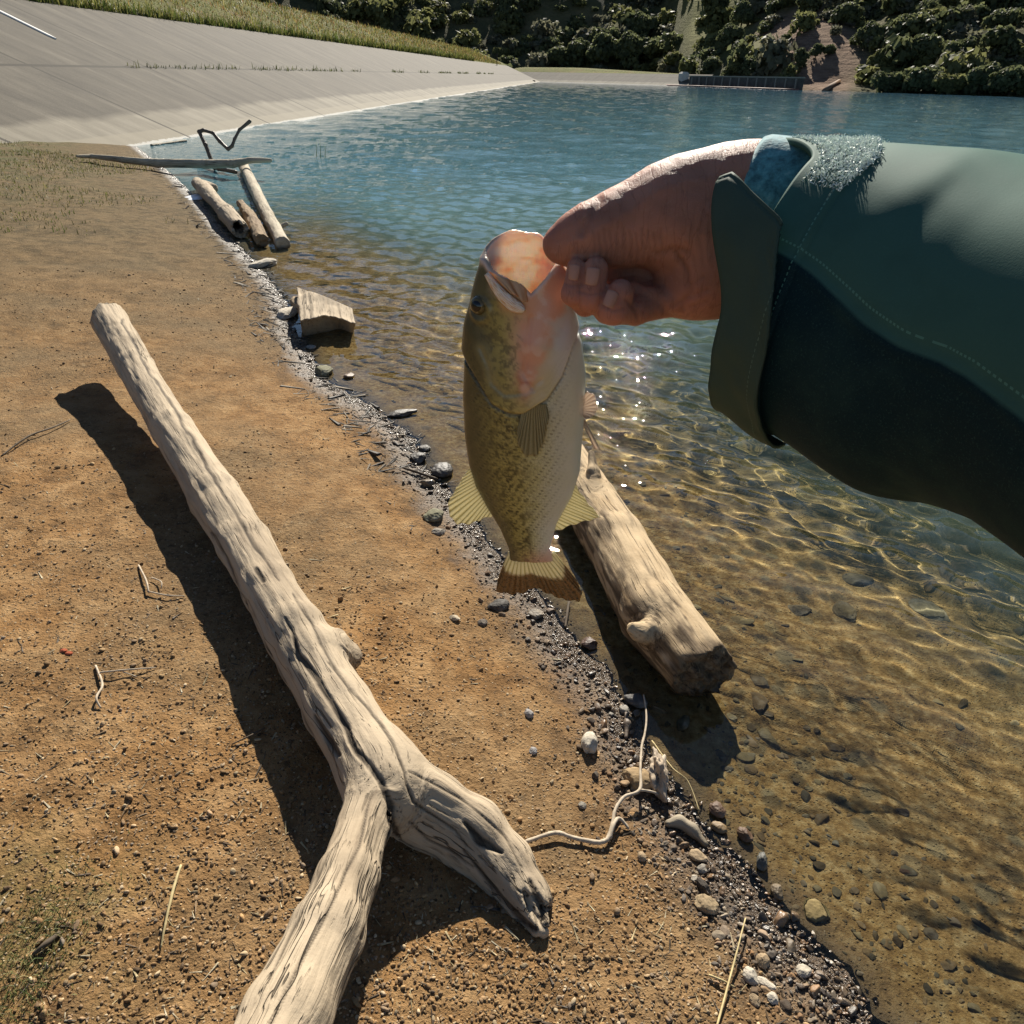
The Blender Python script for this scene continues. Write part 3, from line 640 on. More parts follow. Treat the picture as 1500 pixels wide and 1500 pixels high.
# ================================================================== FISH
YF = .50
def fp(px, py, y=YF):
    d = ray(px, py); return CAM+d*(y/d[1])
def fpx(V):
    Q = V.copy(); Q[:, 1] = YF; v = Q-CAM; zz = v @ fw
    return 750+FOC*(v @ rt)/zz, 750-FOC*(v @ up)/zz
PX = .50*1.06/FOC  # metres per photo pixel at the fish, roughly
OUTL = [(714,344),(707,362),(704,380),(697,402),(690,430),(684,480),(680,530),(678,580),(681,640),(687,680),(697,712),(715,745),(733,775),(745,803),(747,822)]
OUTR = [(806,344),(818,362),(825,385),(829,402),(832,430),(842,472),(852,500),(858,545),(857,590),(853,640),(849,690),(838,725),(816,765),(806,800),(811,822)]
THK = [(344,.016),(380,.0185),(430,.021),(500,.0235),(580,.0245),(660,.0215),(720,.0155),(770,.0095),(800,.0065),(822,.004)]
oL = np.array([fp(*p)[[0, 2]] for p in OUTL]); oR = np.array([fp(*p)[[0, 2]] for p in OUTR]); oT = np.array([(fp(760, y)[2], t) for y, t in THK])
def itp(z, A): return np.interp(z, A[::-1, 1], A[::-1, 0])
zpx = lambda y: fp(765, y)[2]
z0c = zpx(379)
EDX = np.array([(676,516),(700,546),(722,577),(745,587),(765,589),(800,567),(822,536),(838,497),(856,470)], float)
ed3 = np.array([fp(*p)[[0, 2]] for p in EDX])
GRV = np.array([(777,452),(774,480),(771,505),(768,530),(780,552)], float); gv3 = np.array([fp(*p)[[0, 2]] for p in GRV])
NEAR = np.array([fp(*q)[[0, 2]] for q in ((700,379),(708,382),(722,398),(745,406),(764,411),(777,423),(788,413),(804,399),(822,387),(832,384))]); FAR = np.array([fp(*q)[[0, 2]] for q in ((700,378),(706,374),(711,361),(721,352),(745,347),(770,349),(792,349),(808,357),(824,374),(832,380))])
def rim_z(x, w, z):
    b = np.interp(z, oT[::-1, 0], oT[::-1, 1]); t = np.clip(.5+.5*w/b, 0, 1); t = t*t*(3-2*t); return np.interp(x, FAR[:, 0], FAR[:, 1])*(1-t)+np.interp(x, NEAR[:, 0], NEAR[:, 1])*t
PRE = np.array([(706,500),(716,520),(722,545),(740,560),(770,556),(792,538)], float); pr3 = np.array([fp(*p)[[0, 2]] for p in PRE])
def polyd(x, z, A):
    d = np.full(x.shape, 1e9)
    for a, b in zip(A[:-1], A[1:]):
        ab = b-a; t = np.clip(((x-a[0])*ab[0]+(z-a[1])*ab[1])/(ab @ ab), 0, 1); d = np.minimum(d, np.hypot(x-a[0]-t*ab[0], z-a[1]-t*ab[1]))
    return d
def body_d(P):
    x, w, z = P[..., 0], YF-P[..., 1], P[..., 2]
    xl = itp(z, oL); xr = itp(z, oR); b = np.interp(z, oT[::-1, 0], oT[::-1, 1]); c = (xl+xr)/2; a = (xr-xl)/2
    q = (x-c)/a; e = np.sqrt(np.abs(q)**2.15+(w/(b*(1+.10*q)))**2); d = (e-1)*np.minimum(a, b)*.92
    # gill cover stands proud; groove behind it
    ey = np.interp(x, ed3[:, 0], ed3[:, 1]); k = z-ey
    d = d-.0016*sstep(-.001, .0015, k)*sstep(.05, .02, k)+.0019*np.exp(-(k/.0013)**2)
    d = d+.0011*np.exp(-(polyd(x, z, gv3)/.0013)**2)*(w > 0)
    d = d+.0007*np.exp(-(polyd(x, z, pr3)/.0014)**2)
    return d
EYE = fp(704, 447)
def fish_f(P):
    x, w, z = P[..., 0], YF-P[..., 1], P[..., 2]
    d = body_d(P)
    zc = rim_z(x, w, z)+.00035*np.sin(x*420+w*300)
    d = np.maximum(d, (z-zc)*.9)
    lip = np.abs(np.hypot(np.maximum(d+.0, -.002)*0+body_d(P)+.0016, (z-zc)*.8))-.0014-.0006*sstep(.01, -.01, x)
    d = smin(d, lip, .0015)
    cav = np.maximum(body_d(P)+.0028, (zpx(474)-z))
    d = np.maximum(d, -smin(cav, cav, .001))
    d = np.maximum(d, zpx(820)-z)
    # stretched skin between jaws and floor of the mouth
    mem = cone_sd(P, fp(783, 500, YF-.012), fp(822, 412, YF-.006), .011, .006); d = smin(d, mem, .008)
    ed = np.linalg.norm((P-(EYE-np.array([0, .013, 0])))*np.array([1, .7, 1]), axis=-1); d = d-.0011*np.exp(-((ed-.0068)/.0016)**2)
    return d
lo = np.array([oL[:, 0].min()-.008, YF-.034, oL[:, 1].min()-.006]); hi = np.array([oR[:, 0].max()+.008, YF+.034, oL[:, 1].max()+.008])
V, F = nets(fish_f, lo, hi, .0011)
fx, fy = fpx(V); zz = V[:, 2]; ww = YF-V[:, 1]
tt = np.clip((V[:, 0]-itp(zz, oL))/(itp(zz, oR)-itp(zz, oL)), 0, 1)
def lerpc(t, stops):
    xs = [s[0] for s in stops]; return np.stack([np.interp(t, xs, [s[1][k] for s in stops]) for k in range(3)], -1)
def blend(a, b, m): return a*(1-m[:, None])+np.asarray(b)*m[:, None]
nz = fbm(np.stack([V[:, 0]*120, V[:, 1]*120, zz*120], -1), 4); nb = fbm(np.stack([V[:, 0]*430, V[:, 1]*430, zz*330], -1)+9, 3)
t2 = tt+.05*nz
col = lerpc(t2, [(0, (.085,.072,.028)), (.12, (.14,.118,.045)), (.3, (.38,.31,.09)), (.45, (.50,.42,.14)), (.6, (.60,.55,.29)), (.78, (.63,.61,.48)), (1, (.68,.66,.60))])
body_m = sstep(0, .002, np.interp(V[:, 0], ed3[:, 0], ed3[:, 1])-zz)
spk = sstep(.12, .42, nb)*np.exp(-((tt-.36)/.17)**2)*body_m; col = blend(col, (.045,.04,.02), .85*spk)
lat = sstep(.05, .35, fbm(np.stack([V[:, 0]*150, 0*zz, zz*75], -1)+31, 3))*np.exp(-((tt-(.42+.06*sstep(650, 800, fy)))/.09)**2)*sstep(600, 690, fy); col = blend(col, (.05,.042,.022), .8*lat)
fine = sstep(.1, .4, fbm(V*520, 2))*sstep(.62, .4, tt); col = blend(col, (.10,.085,.035), .5*fine)
kk = zz-np.interp(V[:, 0], ed3[:, 0], ed3[:, 1])
# head: cheek pink, throat red, jaw white
head = 1-body_m
ck = np.exp(-(((fx-768)/36)**2+((fy-490)/62)**2)); col = blend(col, (.72,.40,.27), .9*ck*head*sstep(.3, .5, tt))
col = blend(col, (.70,.62,.56), head*sstep(.70, .9, tt)*.9)
red = np.exp(-(np.abs(fx-(776-.10*(fy-480)))/9)**2)*sstep(460, 490, fy)*sstep(580, 545, fy); col = blend(col, (.55,.13,.07), .8*red*head)
red2 = np.exp(-(((fx-768)/13)**2+((fy-535)/14)**2))*sstep(-.1, .3, nz); col = blend(col, (.50,.10,.06), .6*red2*head)
hsp = sstep(.1, .35, nb)*head*sstep(.6, .35, tt)*sstep(430, 470, fy); col = blend(col, (.07,.06,.03), .6*hsp)
col = blend(col, (.30,.26,.12), head*.75*np.exp(-(polyd(V[:, 0], zz, pr3)/.004)**2)*sstep(.55, .4, tt))
top = sstep(432, 408, fy-(fx-760)*.05)*sstep(.12, .3, tt)
col = blend(col, (.84,.56,.38), head*top*.9)
fl = sstep(10, -3, np.abs(fx-757)-(22-.1*np.abs(fy-425)))*sstep(404, 412, fy)*sstep(455, 435, fy)*(ww > 0); col = blend(col, (.66,.36,.14), .8*fl)
col = blend(col, (.13,.095,.05), .7*np.exp(-((kk+.0006)/.0009)**2)*sstep(.95, .7, tt))
for k0, a_ in ((.0035, .22), (.0075, .16), (.012, .2), (.0175, .12)): col = blend(col, (.36,.27,.20), a_*np.exp(-((kk-k0-.0015*nz)/.0008)**2)*sstep(.35, .55, tt)*sstep(.99, .9, tt)*head)
cavm = sstep(.0018, .0030, -body_d(V))*(zz > zpx(476)); inn = lerpc(np.clip(.60+.9*fbm(np.stack([fx*.035, fy*.075, ww*90], -1), 3), 0, 1), [(0, (.90,.70,.58)), (.3, (.93,.82,.73)), (.6, (.94,.90,.85)), (1, (.95,.93,.91))])
col = blend(col, inn, cavm)
zc_ = rim_z(V[:, 0], ww, zz); rim = np.exp(-((zz-zc_)/.0025)**2)*(1-cavm*.5); col = blend(col, (.82,.64,.54), .8*rim)
sal = np.minimum.reduce([np.hypot(fx-x_, fy-y_)/r_ for x_, y_, r_ in ((808,412,24),(798,440,27),(788,470,25),(779,502,20),(773,530,14),(770,550,10))]); col = blend(col, blend(np.tile(np.array([.74,.37,.23]), (len(V), 1)), (.82,.60,.46), sstep(.0, .5, nz)*.6), .85*sstep(1.25, .6, sal+.25*nz)*(1-cavm))
memd = cone_sd(V, fp(783, 500, YF-.012), fp(822, 412, YF-.006), .011, .006); col = blend(col, (.78,.42,.29), .85*sstep(.004, .0, memd))
tailp = np.exp(-(((fx-795)/26)**2+((fy-818)/16)**2)); col = blend(col, (.72,.36,.24), .75*tailp)
def fish_mat():
    t = NT('fish_skin'); c = t.attr('tint', 'Color'); P = t.attr('skin', 'Vector'); b = t.attr('scaly')
    v = t.vor(t.mp(P, (1, 1, .85)), 430, 'F1', 'Distance', .6); v2 = t.vor(t.mp(P, (1, 1, .85)), 430, 'DISTANCE_TO_EDGE', 'Distance', .6)
    n = t.noise(P, 700, 3, .6)
    pz = t.sep(t.attr('skin', 'Vector')); rowk = t.math('ADD', t.math('MULTIPLY', pz[2], 2*math.pi/.0052), t.math('MULTIPLY', t.noise(P, 60, 2), 3.0)); ro = t.math('MULTIPLY', t.math('SINE', t.math('ADD', t.math('MULTIPLY', pz[0], 2*math.pi/.0062), t.math('MULTIPLY', rowk, .5))), t.math('SINE', rowk))
    dash = t.mr(ro, .35, .6, 0, 1); dash = t.math('MULTIPLY', dash, t.math('MULTIPLY', b, t.mr(t.noise(P, 130, 2), .35, .6, .15, .75))); c = t.mix(c, t.mix(c, (.04,.036,.018), .75), dash)
    c2 = t.mix(c, t.mix(c, (.05,.045,.02), .55), t.math('MULTIPLY', t.mr(v2, .10, .02, 0, 1), t.math('MULTIPLY', b, .55)))
    h = t.math('ADD', t.math('MULTIPLY', t.mr(v, .5, 0, 0, 1), b), t.math('MULTIPLY', n, .25))
    return t.done(t.pbr(c2, .27, t.bump(h, .5, .0009), .5, Subsurface_Weight=t.math('ADD', .12, t.math('MULTIPLY', t.attr('thin'), .6)), Subsurface_Radius=(.0075, .0058, .0048), Subsurface_Scale=.75))
FM = fish_mat()
fish = mesh('fish', V, F, FM, attrs={'thin': sstep(zpx(505), zpx(445), zz)*sstep(.12, .3, tt), 'skin': V-np.array([0, YF, 1.2]), 'scaly': body_m*sstep(.02, .12, tt)*sstep(.95, .6, tt)}, cols=np.clip(col, 0, 1))
rebase(fish, fp(775, 820)); tag(fish, 'greenish gold bass with open mouth hanging upright from the hand', 'fish')
def solid(name, A, mat, parent, th=.0007, attrs=None, kind=None):
    """a thin curved sheet (nu x nv points) with two faces and a rim"""
    nu, nv, _ = A.shape; P = A.reshape(-1, 3)
    du = np.gradient(A, axis=0); dv = np.gradient(A, axis=1); N = np.cross(du, dv).reshape(-1, 3); N /= np.maximum(np.linalg.norm(N, axis=1, keepdims=True), 1e-12)
    thk = th if np.isscalar(th) else np.asarray(th).reshape(-1, 1)
    V = np.concatenate([P+N*thk/2, P-N*thk/2]); i = np.arange(nu*nv).reshape(nu, nv); m = nu*nv
    f1 = np.stack([i[:-1, :-1], i[1:, :-1], i[1:, 1:], i[:-1, 1:]], -1).reshape(-1, 4); f2 = f1[:, ::-1]+m
    b = np.concatenate([i[:, 0], i[-1, 1:], i[::-1, -1][1:], i[0, ::-1][1:-1]]); b2 = np.roll(b, -1); f3 = np.stack([b, b+m, b2+m, b2], 1)
    at = {k: np.concatenate([a.reshape(m, -1)]*2).squeeze() for k, a in (attrs or {}).items()}
    o = mesh(name, V, np.concatenate([f1, f2, f3]), mat, attrs=at)
    if parent is not None: o.location = -parent.location; o.parent = parent; o.location = Vector((0, 0, 0))-parent.location
    return o
def fin_mat(name, c0, c1, ctip, spots=0, trans=.45, ray=34):
    t = NT(name); P = t.attr('fin', 'Vector'); x = t.sep(P)
    r = t.math('ABSOLUTE', t.math('SINE', t.math('MULTIPLY', x[0], ray*1.5708))); n = t.noise(t.mp(P, (26, 10, 1)), 1, 4, .7); n2 = t.noise(t.mp(P, (40, 22, 1)), 1, 3, .7)
    col = t.mix(c0, c1, t.mr(r, .1, .75)); tip = t.mr(t.math('ADD', x[1], t.math('MULTIPLY', n, .22)), .52, .62)
    if ctip is not None: col = t.mix(col, t.mix(ctip, np.array(ctip)*.25, t.mr(n2, .48, .62)), t.math('MULTIPLY', tip, .92))
    if spots: col = t.mix(col, (.05, .04, .02), t.math('MULTIPLY', t.mr(n2, .6, .68), spots))
    b = t.pbr(col, .4, t.bump(r, .8, .001), .45); tr = t.n('ShaderNodeBsdfTranslucent'); t.set(tr.inputs[0], col)
    m = t.n('ShaderNodeMixShader', i0=trans); t.t.links.new(b.outputs[0], m.inputs[1]); t.t.links.new(tr.outputs[0], m.inputs[2])
    return t.done(m)
FY = fin_mat('fin_yellow', (.44,.38,.18), (.80,.74,.52), None, .5); FT = fin_mat('fin_tail', (.45,.38,.18), (.78,.70,.48), (.27,.145,.05), .5, .35)
FO = fin_mat('fin_olive', (.34,.27,.11), (.50,.42,.21), None, .6, .3, 26); FP = fin_mat('fin_pale', (.60,.46,.36), (.76,.66,.56), None, 0, .45, 18)
def fin(name, base, tips, mat, w0=0., w1=0., nu=60, nv=22, rays=17, amp=.0006, cup=0.):
    B = resamp(base, nu); T = resamp(tips, nu); A = np.zeros((nu, nv, 3)); at = np.zeros((nu, nv, 3))
    for i in range(nu):
        u = i/(nu-1)
        for j in range(nv):
            v = j/(nv-1); q = B[i]*(1-v)+T[i]*v; q = q+np.array([0, 1.2*math.sin(u*rays*3.14)*v**3])
            A[i, j] = fp(q[0], q[1], YF-(w0*(1-v)+w1*v)-amp*math.sin(u*rays*3.1416*2)*v-cup*math.sin(u*3.1416)*v); at[i, j] = (u, v, 0)
    return solid(name, A, mat, fish, np.repeat(np.linspace(.0016, .0006, nv)[None], nu, 0).reshape(-1), {'fin': at})
fin('dorsal_fin', [(692,684),(700,712),(722,752)], [(684,690),(668,716),(656,737),(659,756),(669,767),(690,767),(706,760),(722,755)], FY)
fin('anal_fin', [(842,708),(826,742),(806,774)], [(846,716),(862,738),(880,758),(861,762),(840,768),(808,780)], FY, rays=12)
fin('tail_fin', [(745,808),(760,819),(780,823),(798,820),(811,808)], [(729,850),(727,866),(746,870),(764,869),(784,860),(800,868),(825,878),(848,881),(853,870),(845,851)], FT, rays=20, amp=.001, nu=90, nv=30)
fin('pectoral_fin', [(766,596),(782,591),(800,592)], [(758,630),(759,652),(770,668),(786,668),(797,645),(804,612)], FO, .0235, .0275, rays=13)
fin('pelvic_fin', [(851,588),(853,608)], [(860,573),(872,580),(876,600),(866,612),(857,612)], FP, .006, .012, rays=9, nu=40)
fin('pelvic_fin', [(852,606),(854,622)], [(864,630),(880,660),(871,658),(858,628)], FP, -.004, -.004, rays=7, nu=40)
FL = fin_mat('lip_skin', (.70,.36,.15), (.84,.60,.36), None, 0, .4, 4)
fin('lip_fold', [(716,398),(736,407),(756,413),(771,424)], [(744,425),(756,434),(766,441),(773,442)], FL, .0195, .0225, nu=30, nv=12, rays=3, amp=.0009, cup=.002)
# jaw plate (maxilla) and eye
def jaw():
    tr = [(713,401),(724,418),(737,434),(752,447),(768,455)]; wd = [2.5,5,7.5,8.5,7]; nu, nv = 30, 12
    Cn = resamp(tr, nu); Wd = np.interp(np.linspace(0, 1, nu), np.linspace(0, 1, 5), wd); A = np.zeros((nu, nv, 3)); at = np.zeros((nu, nv, 3)); th = np.zeros((nu, nv))
    d = np.gradient(Cn, axis=0); d /= np.linalg.norm(d, axis=1, keepdims=True); n = np.stack([-d[:, 1], d[:, 0]], 1)
    for i in range(nu):
        e = math.sqrt(max(0, 1-max(0, (i/(nu-1)-.82)/.18)**2))
        for j in range(nv):
            v = 2*j/(nv-1)-1; q = Cn[i]+n[i]*v*Wd[i]*max(e, .1); p = fp(q[0], q[1], YF); xl = itp(p[2], oL); xr = itp(p[2], oR); b = np.interp(p[2], oT[::-1, 0], oT[::-1, 1]); s = (p[0]-(xl+xr)/2)/((xr-xl)/2)
            A[i, j] = fp(q[0], q[1], YF-(b*math.sqrt(max(.1, 1-s*s))+.0016+.0014*(1-v*v))); at[i, j] = (i/nu, .5*v+.5, 0); th[i, j] = .0016
    t = NT('jaw_plate_skin'); n_ = t.noise(t.mp(t.attr('fin', 'Vector'), (3, 9, 1)), 2, 3); m = t.done(t.pbr(t.ramp(n_, [(.38, (.62,.36,.17)), (.5, (.80,.68,.52)), (.62, (.84,.80,.74))]), .3, None, .5, Subsurface_Weight=.3, Subsurface_Radius=(.01, .005, .003)))
    solid('jaw_plate', A, m, fish, th.reshape(-1), {'fin': at})
jaw()
def ball(name, c, r, mat, parent=None, seg=32, rings=20, sc=(1, 1, 1), Rm=None, attrs=None):
    V = [[0, 0, 1.]]; 
    for i in range(1, rings):
        a = math.pi*i/rings; V += [[math.sin(a)*math.cos(2*math.pi*k/seg), math.sin(a)*math.sin(2*math.pi*k/seg), math.cos(a)] for k in range(seg)]
    V.append([0, 0, -1.]); F = [[0, 1+k, 1+(k+1) % seg] for k in range(seg)]
    F += [[1+i*seg+k, 1+(i+1)*seg+k, 1+(i+1)*seg+(k+1) % seg, 1+i*seg+(k+1) % seg] for i in range(rings-2) for k in range(seg)]
    e = len(V)-1; F += [[e, 1+(rings-2)*seg+(k+1) % seg, 1+(rings-2)*seg+k] for k in range(seg)]
    V = np.array(V); U = V.copy(); V = V*np.array(sc)*r
    if Rm is not None: V = V @ np.asarray(Rm).T
    V = V+np.asarray(c); o = mesh(name, V, F, mat, attrs={'pole': U})
    if parent is not None: o.parent = parent; o.location = -parent.location
    return o
def eye():
    t = NT('fish_eye'); z = t.sep(t.attr('pole', 'Vector'))[2]
    col = t.ramp(z, [(.70, (.10,.08,.03)), (.80, (.16,.12,.04)), (.86, (.006,.006,.006))]); m = t.done(t.pbr(col, .08, None, .6))
    p = EYE; xl = itp(p[2], oL); xr = itp(p[2], oR); b = np.interp(p[2], oT[::-1, 0], oT[::-1, 1]); s = (p[0]-(xl+xr)/2)/((xr-xl)/2); w = b*math.sqrt(max(0, 1-s*s))
    zax = np.array([-.45, -1, .12]); zax /= np.linalg.norm(zax); xa = np.cross([0, 0, 1.], zax); xa /= np.linalg.norm(xa); ya = np.cross(zax, xa)
    ball('eye', fp(703, 447, YF-w+.0035), .0066, m, fish, Rm=np.stack([xa, ya, zax], 1))
eye()
# ================================================================== PERSON (arm, hand, jacket sleeve)
def hp(px, py, dep, r): return atd(px, py, dep), r*dep/FOC
def hand_f_parts():
    arm = [hp(1330,340,.425,84), hp(1200,318,.452,86), hp(1120,306,.463,84), hp(1060,304,.467,79), hp(1000,311,.468,70), hp(955,323,.468,62)]
    thumb = [hp(960,322,.468,62), hp(905,335,.466,52), hp(862,346,.464,42.5), hp(836,354,.465,32), hp(817,359,.466,23)]
    heel = [hp(1100,350,.470,78), hp(1048,390,.472,72), hp(1006,418,.480,46)]
    idx = [hp(844,392,.4545,15), hp(839,431,.4575,16.5), hp(858,446,.478,17), hp(960,410,.500,22), hp(1040,380,.49,40)]
    mid = [hp(873,395,.4515,19.5), hp(867,436,.4555,21), hp(890,455,.476,19.5), hp(985,425,.496,24), hp(1050,390,.486,40)]
    rin = [hp(909,428,.4515,21), hp(897,453,.456,23), hp(930,455,.470,21), hp(990,436,.486,26), hp(1050,395,.48,40)]
    pin = [hp(930,425,.476,14), hp(950,437,.472,16), hp(985,438,.474,19), hp(1030,410,.478,34)]
    bk = [hp(872,392,.497,32), hp(950,385,.500,42), hp(1040,370,.495,60)]
    return arm, thumb, heel, [idx, mid, rin, pin, bk]
def hand_f(P):
    arm, thumb, heel, fs = hand_f_parts()
    d = smin(chain_sd(P, arm, .012), chain_sd(P, thumb, .008), .010)
    d = smin(d, chain_sd(P, heel, .012), .010)
    # web and ball of the thumb, wrinkle at its base
    e = None
    for c in fs:
        q = chain_sd(P, c, .003); e = q if e is None else smin(e, q, .0007)
    d = smin(d, e, .0022)
    d = smin(d, ell_sd(P, atd(1010, 330, .462), (.034, .030, .026)), .012)
    return d
lo = np.array([.02, .30, 1.42]); allh = np.concatenate([[p for p, r in c] for c in [*hand_f_parts()[:3], *hand_f_parts()[3]]]); lo = allh.min(0)-.05; hi = allh.max(0)+.05
V, F = nets(hand_f, lo, hi, .0010)
N = vnorm(V, F); V = V+N*(.0010*fbm(V*34, 2)+.0002*fbm(V*160, 2))[:, None]
vv = V-CAM; zz = vv @ fw; hx = 750+FOC*(vv @ rt)/zz; hy = 750-FOC*(vv @ up)/zz
facing = sstep(.0, .3, -(N*vv).sum(1)/np.linalg.norm(vv, axis=1)); hd = np.zeros(len(V)); hmark = np.zeros(len(V))
def hline(pts, depth, w, mark=.5):
    global hd, hmark
    q = np.array(pts, float); dm = np.full(len(V), 1e9); jx = 2.2*vnoise(V*130)
    for a_, b_ in zip(q[:-1], q[1:]):
        ab = b_-a_; t_ = np.clip(((hx+jx-a_[0])*ab[0]+(hy-a_[1])*ab[1])/(ab @ ab), 0, 1); dm = np.minimum(dm, np.hypot(hx+jx-a_[0]-t_*ab[0], hy-a_[1]-t_*ab[1]))
    g_ = np.exp(-(dm/w)**2)*facing; hd = hd+depth*g_; hmark = np.maximum(hmark, mark*g_*(depth < 0))
hline([(878,292),(864,316),(853,342)], -.0019, 7, .35); hline([(838,356),(870,342),(905,322),(945,296)], .0017, 10); hline([(992,372),(1006,398),(1010,425),(1000,455)], -.0017, 5, .6); hline([(1036,425),(1010,436),(985,449)], -.0010, 3.5, .5); hline([(1036,442),(1012,450)], -.0009, 3, .5); hline([(1030,405),(1014,418)], -.0007, 3, .4)
hline([(962,372),(985,364),(1010,368)], -.0012, 5, .5); hline([(1040,262),(1000,268),(955,285)], .0012, 9); hline([(1090,255),(1060,290),(1052,330)], -.0007, 7, .1)
for k_, x_ in enumerate(range(868, 968, 9)): hline([(x_, 338+4*math.sin(k_*2.1)), (x_+3, 362), (x_+1, 383)], -.00042, 2.4, .35)
for k_, x_ in enumerate(range(1020, 1105, 13)): hline([(x_, 300+9*math.sin(k_*1.7)), (x_-7, 345), (x_-2, 390)], -.0003, 2.6, .25)
hline([(824,415),(838,418),(853,416)], -.0006, 2.5, .5); hline([(849,427),(866,431),(884,427)], -.0007, 2.5, .5); hline([(882,447),(897,455),(914,452)], -.0007, 2.5, .5); hline([(918,440),(930,455),(934,472)], -.0008, 3, .5)
V = V+N*(.7*hd)[:, None]
c = np.tile(np.array([.42,.20,.135]), (len(V), 1)); c = c*(1-.45*hmark[:, None]); nn = fbm(V*45, 4)
c = c*(1+.22*nn[:, None]); c = blend(c, (.50,.22,.16), .5*sstep(960, 880, hx)*sstep(395, 420, hy)); c = blend(c, (.52,.24,.18), .6*np.exp(-(((hx-1015)/40)**2+((hy-440)/30)**2)))
c = blend(c, (.40,.17,.12), .5*sstep(870, 805, hx)*sstep(395, 330, hy))
def skin_mat():
    t = NT('skin'); P = t.co(); c = t.attr('tint', 'Color'); n = t.noise(P, 260, 5, .7); v = t.vor(P, 900, 'DISTANCE_TO_EDGE')
    wr = t.noise(t.mp(P, (520, 60, 60)), 1, 3, .6); wr2 = t.math('ABSOLUTE', t.math('SUBTRACT', t.noise(t.mp(P, (150, 40, 28)), 1, 3, .5), .5))
    col = t.mix(c, (.20,.09,.06), t.math('MULTIPLY', t.mr(wr2, .02, .0, 0, 1), .35)); col = t.mix(col, (.55,.33,.24), t.mr(n, .55, .8, 0, .35))
    h = t.math('ADD', t.math('MULTIPLY', n, .5), t.math('ADD', t.math('MULTIPLY', t.mr(v, 0, .3), .3), t.math('MULTIPLY', t.mr(wr2, 0, .04), .6))); h = t.math('ADD', h, t.math('MULTIPLY', wr, .4))
    return t.done(t.pbr(col, .55, t.bump(h, .38, .0008), .13, Subsurface_Weight=.35, Subsurface_Radius=(.012, .005, .0025), Subsurface_Scale=.9))
SKIN = skin_mat()
person = mesh('person', V, F, SKIN, cols=np.clip(c, 0, 1)); rebase(person, np.array([V[:, 0].mean(), V[:, 1].mean(), V[:, 2].min()]))
tag(person, 'outstretched arm in a dark green jacket whose fist holds the fish by the jaw', 'person')
def keep(o, parent):
    o.parent = parent; o.location = -parent.location if parent.parent is None else (0, 0, 0); return o
t = NT('nail'); NAIL = t.done(t.pbr(t.mix((.42,.22,.155), (.49,.275,.20), t.noise(t.co(), 90, 3)), .45, None, .3))
def nail(px, py, dep, w, h, tilt, lean):
    zax = -ray(px, py); zax = zax+up*lean+rt*tilt*.4; zax /= np.linalg.norm(zax); ya = up+rt*tilt; ya -= zax*(ya @ zax); ya /= np.linalg.norm(ya); xa = np.cross(ya, zax); s = dep/FOC
    n = 14; V = []
    for i in range(n):
        for j in range(n):
            u = 2*i/(n-1)-1; v = 2*j/(n-1)-1; 
            # rounded plate: squarish with curved ends
            uu = u*(1-.16*v*v*(v < 0)); x = uu*w*s; y = v*h*s*(1-.12*u*u); z = -.42*w*s*u*u-.10*h*s*v*v
            V.append(atd(px, py, dep)+xa*x+ya*y+zax*z)
    A = np.array(V).reshape(n, n, 3); o = solid('fingernail', A, NAIL, None, .0009, {}); keep(o, person)
nail(841,399,.4402,7.5,11,.10,.0); nail(868,405,.4372,9.5,12.5,.14,.0); nail(895,438,.4372,8.5,12,.38,.05)
# ---- sleeve
ST = [(1150,424,.452,186,.080),(1176,432,.447,192,.081),(1262,456,.428,216,.084),(1380,498,.398,246,.086),(1500,518,.366,248,.087),(1640,548,.330,262,.088),(1850,610,.29,300,.090)]
cen = [atd(x, y, d) for x, y, d, r, w in ST]; r1 = [r*d/FOC for x, y, d, r, w in ST]; r2 = [w for *_, w in ST]
cen += [np.array([.35, .10, 1.47]), np.array([.39, -.08, 1.42])]; r1 += [.11, .12]; r2 += [.11, .12]
cen = np.array(cen); Ls = np.concatenate([[0], np.cumsum(np.linalg.norm(np.diff(cen, axis=0), axis=1))])
NS, NA = 150, 200
sv = np.concatenate([np.linspace(0, Ls[4], 110), np.linspace(Ls[4], Ls[-1], 42)[1:]])
ce = np.stack([np.interp(sv, Ls, cen[:, k]) for k in range(3)], 1)
for _ in range(40): ce[1:-1] = .25*ce[:-2]+.5*ce[1:-1]+.25*ce[2:]
for _ in range(400): ce[112:-1] = .25*ce[111:-2]+.5*ce[112:-1]+.25*ce[113:]
R1 = np.interp(sv, Ls, r1); R2 = np.interp(sv, Ls, r2)
for _ in range(60): R1[1:-1] = .25*R1[:-2]+.5*R1[1:-1]+.25*R1[2:]; R2[1:-1] = .25*R2[:-2]+.5*R2[1:-1]+.25*R2[2:]
T = np.gradient(ce, axis=0); T /= np.linalg.norm(T, axis=1, keepdims=True)
for _ in range(600): T[1:-1] = (T[:-2]+T[1:-1]*2+T[2:])/4
T /= np.linalg.norm(T, axis=1, keepdims=True)
ax0 = T[6].copy(); T[:6] = ax0
def frame(i):
    e1 = up-T[i]*(up @ T[i]); e1 /= np.linalg.norm(e1); e2 = np.cross(e1, T[i]); e2 = e2 if e2 @ fw < 0 else -e2; return e1, e2
def sleeve_pt(i, phi, off=0.):
    """phi 0 = side facing the photographer, +90 deg = top"""
    e1, e2 = frame(i); c_, s_ = math.cos(phi), math.sin(phi)
    return ce[i]+e1*(R1[i]+off)*s_+e2*(R2[i]+off)*c_
phis = np.linspace(-math.pi, math.pi, NA, endpoint=False)
A = np.array([[sleeve_pt(i, p) for p in phis] for i in range(len(sv))])
S2, PH = np.meshgrid(sv, phis, indexing='ij')
Nn = A-ce[:, None, :]; Nn /= np.linalg.norm(Nn, axis=2, keepdims=True)
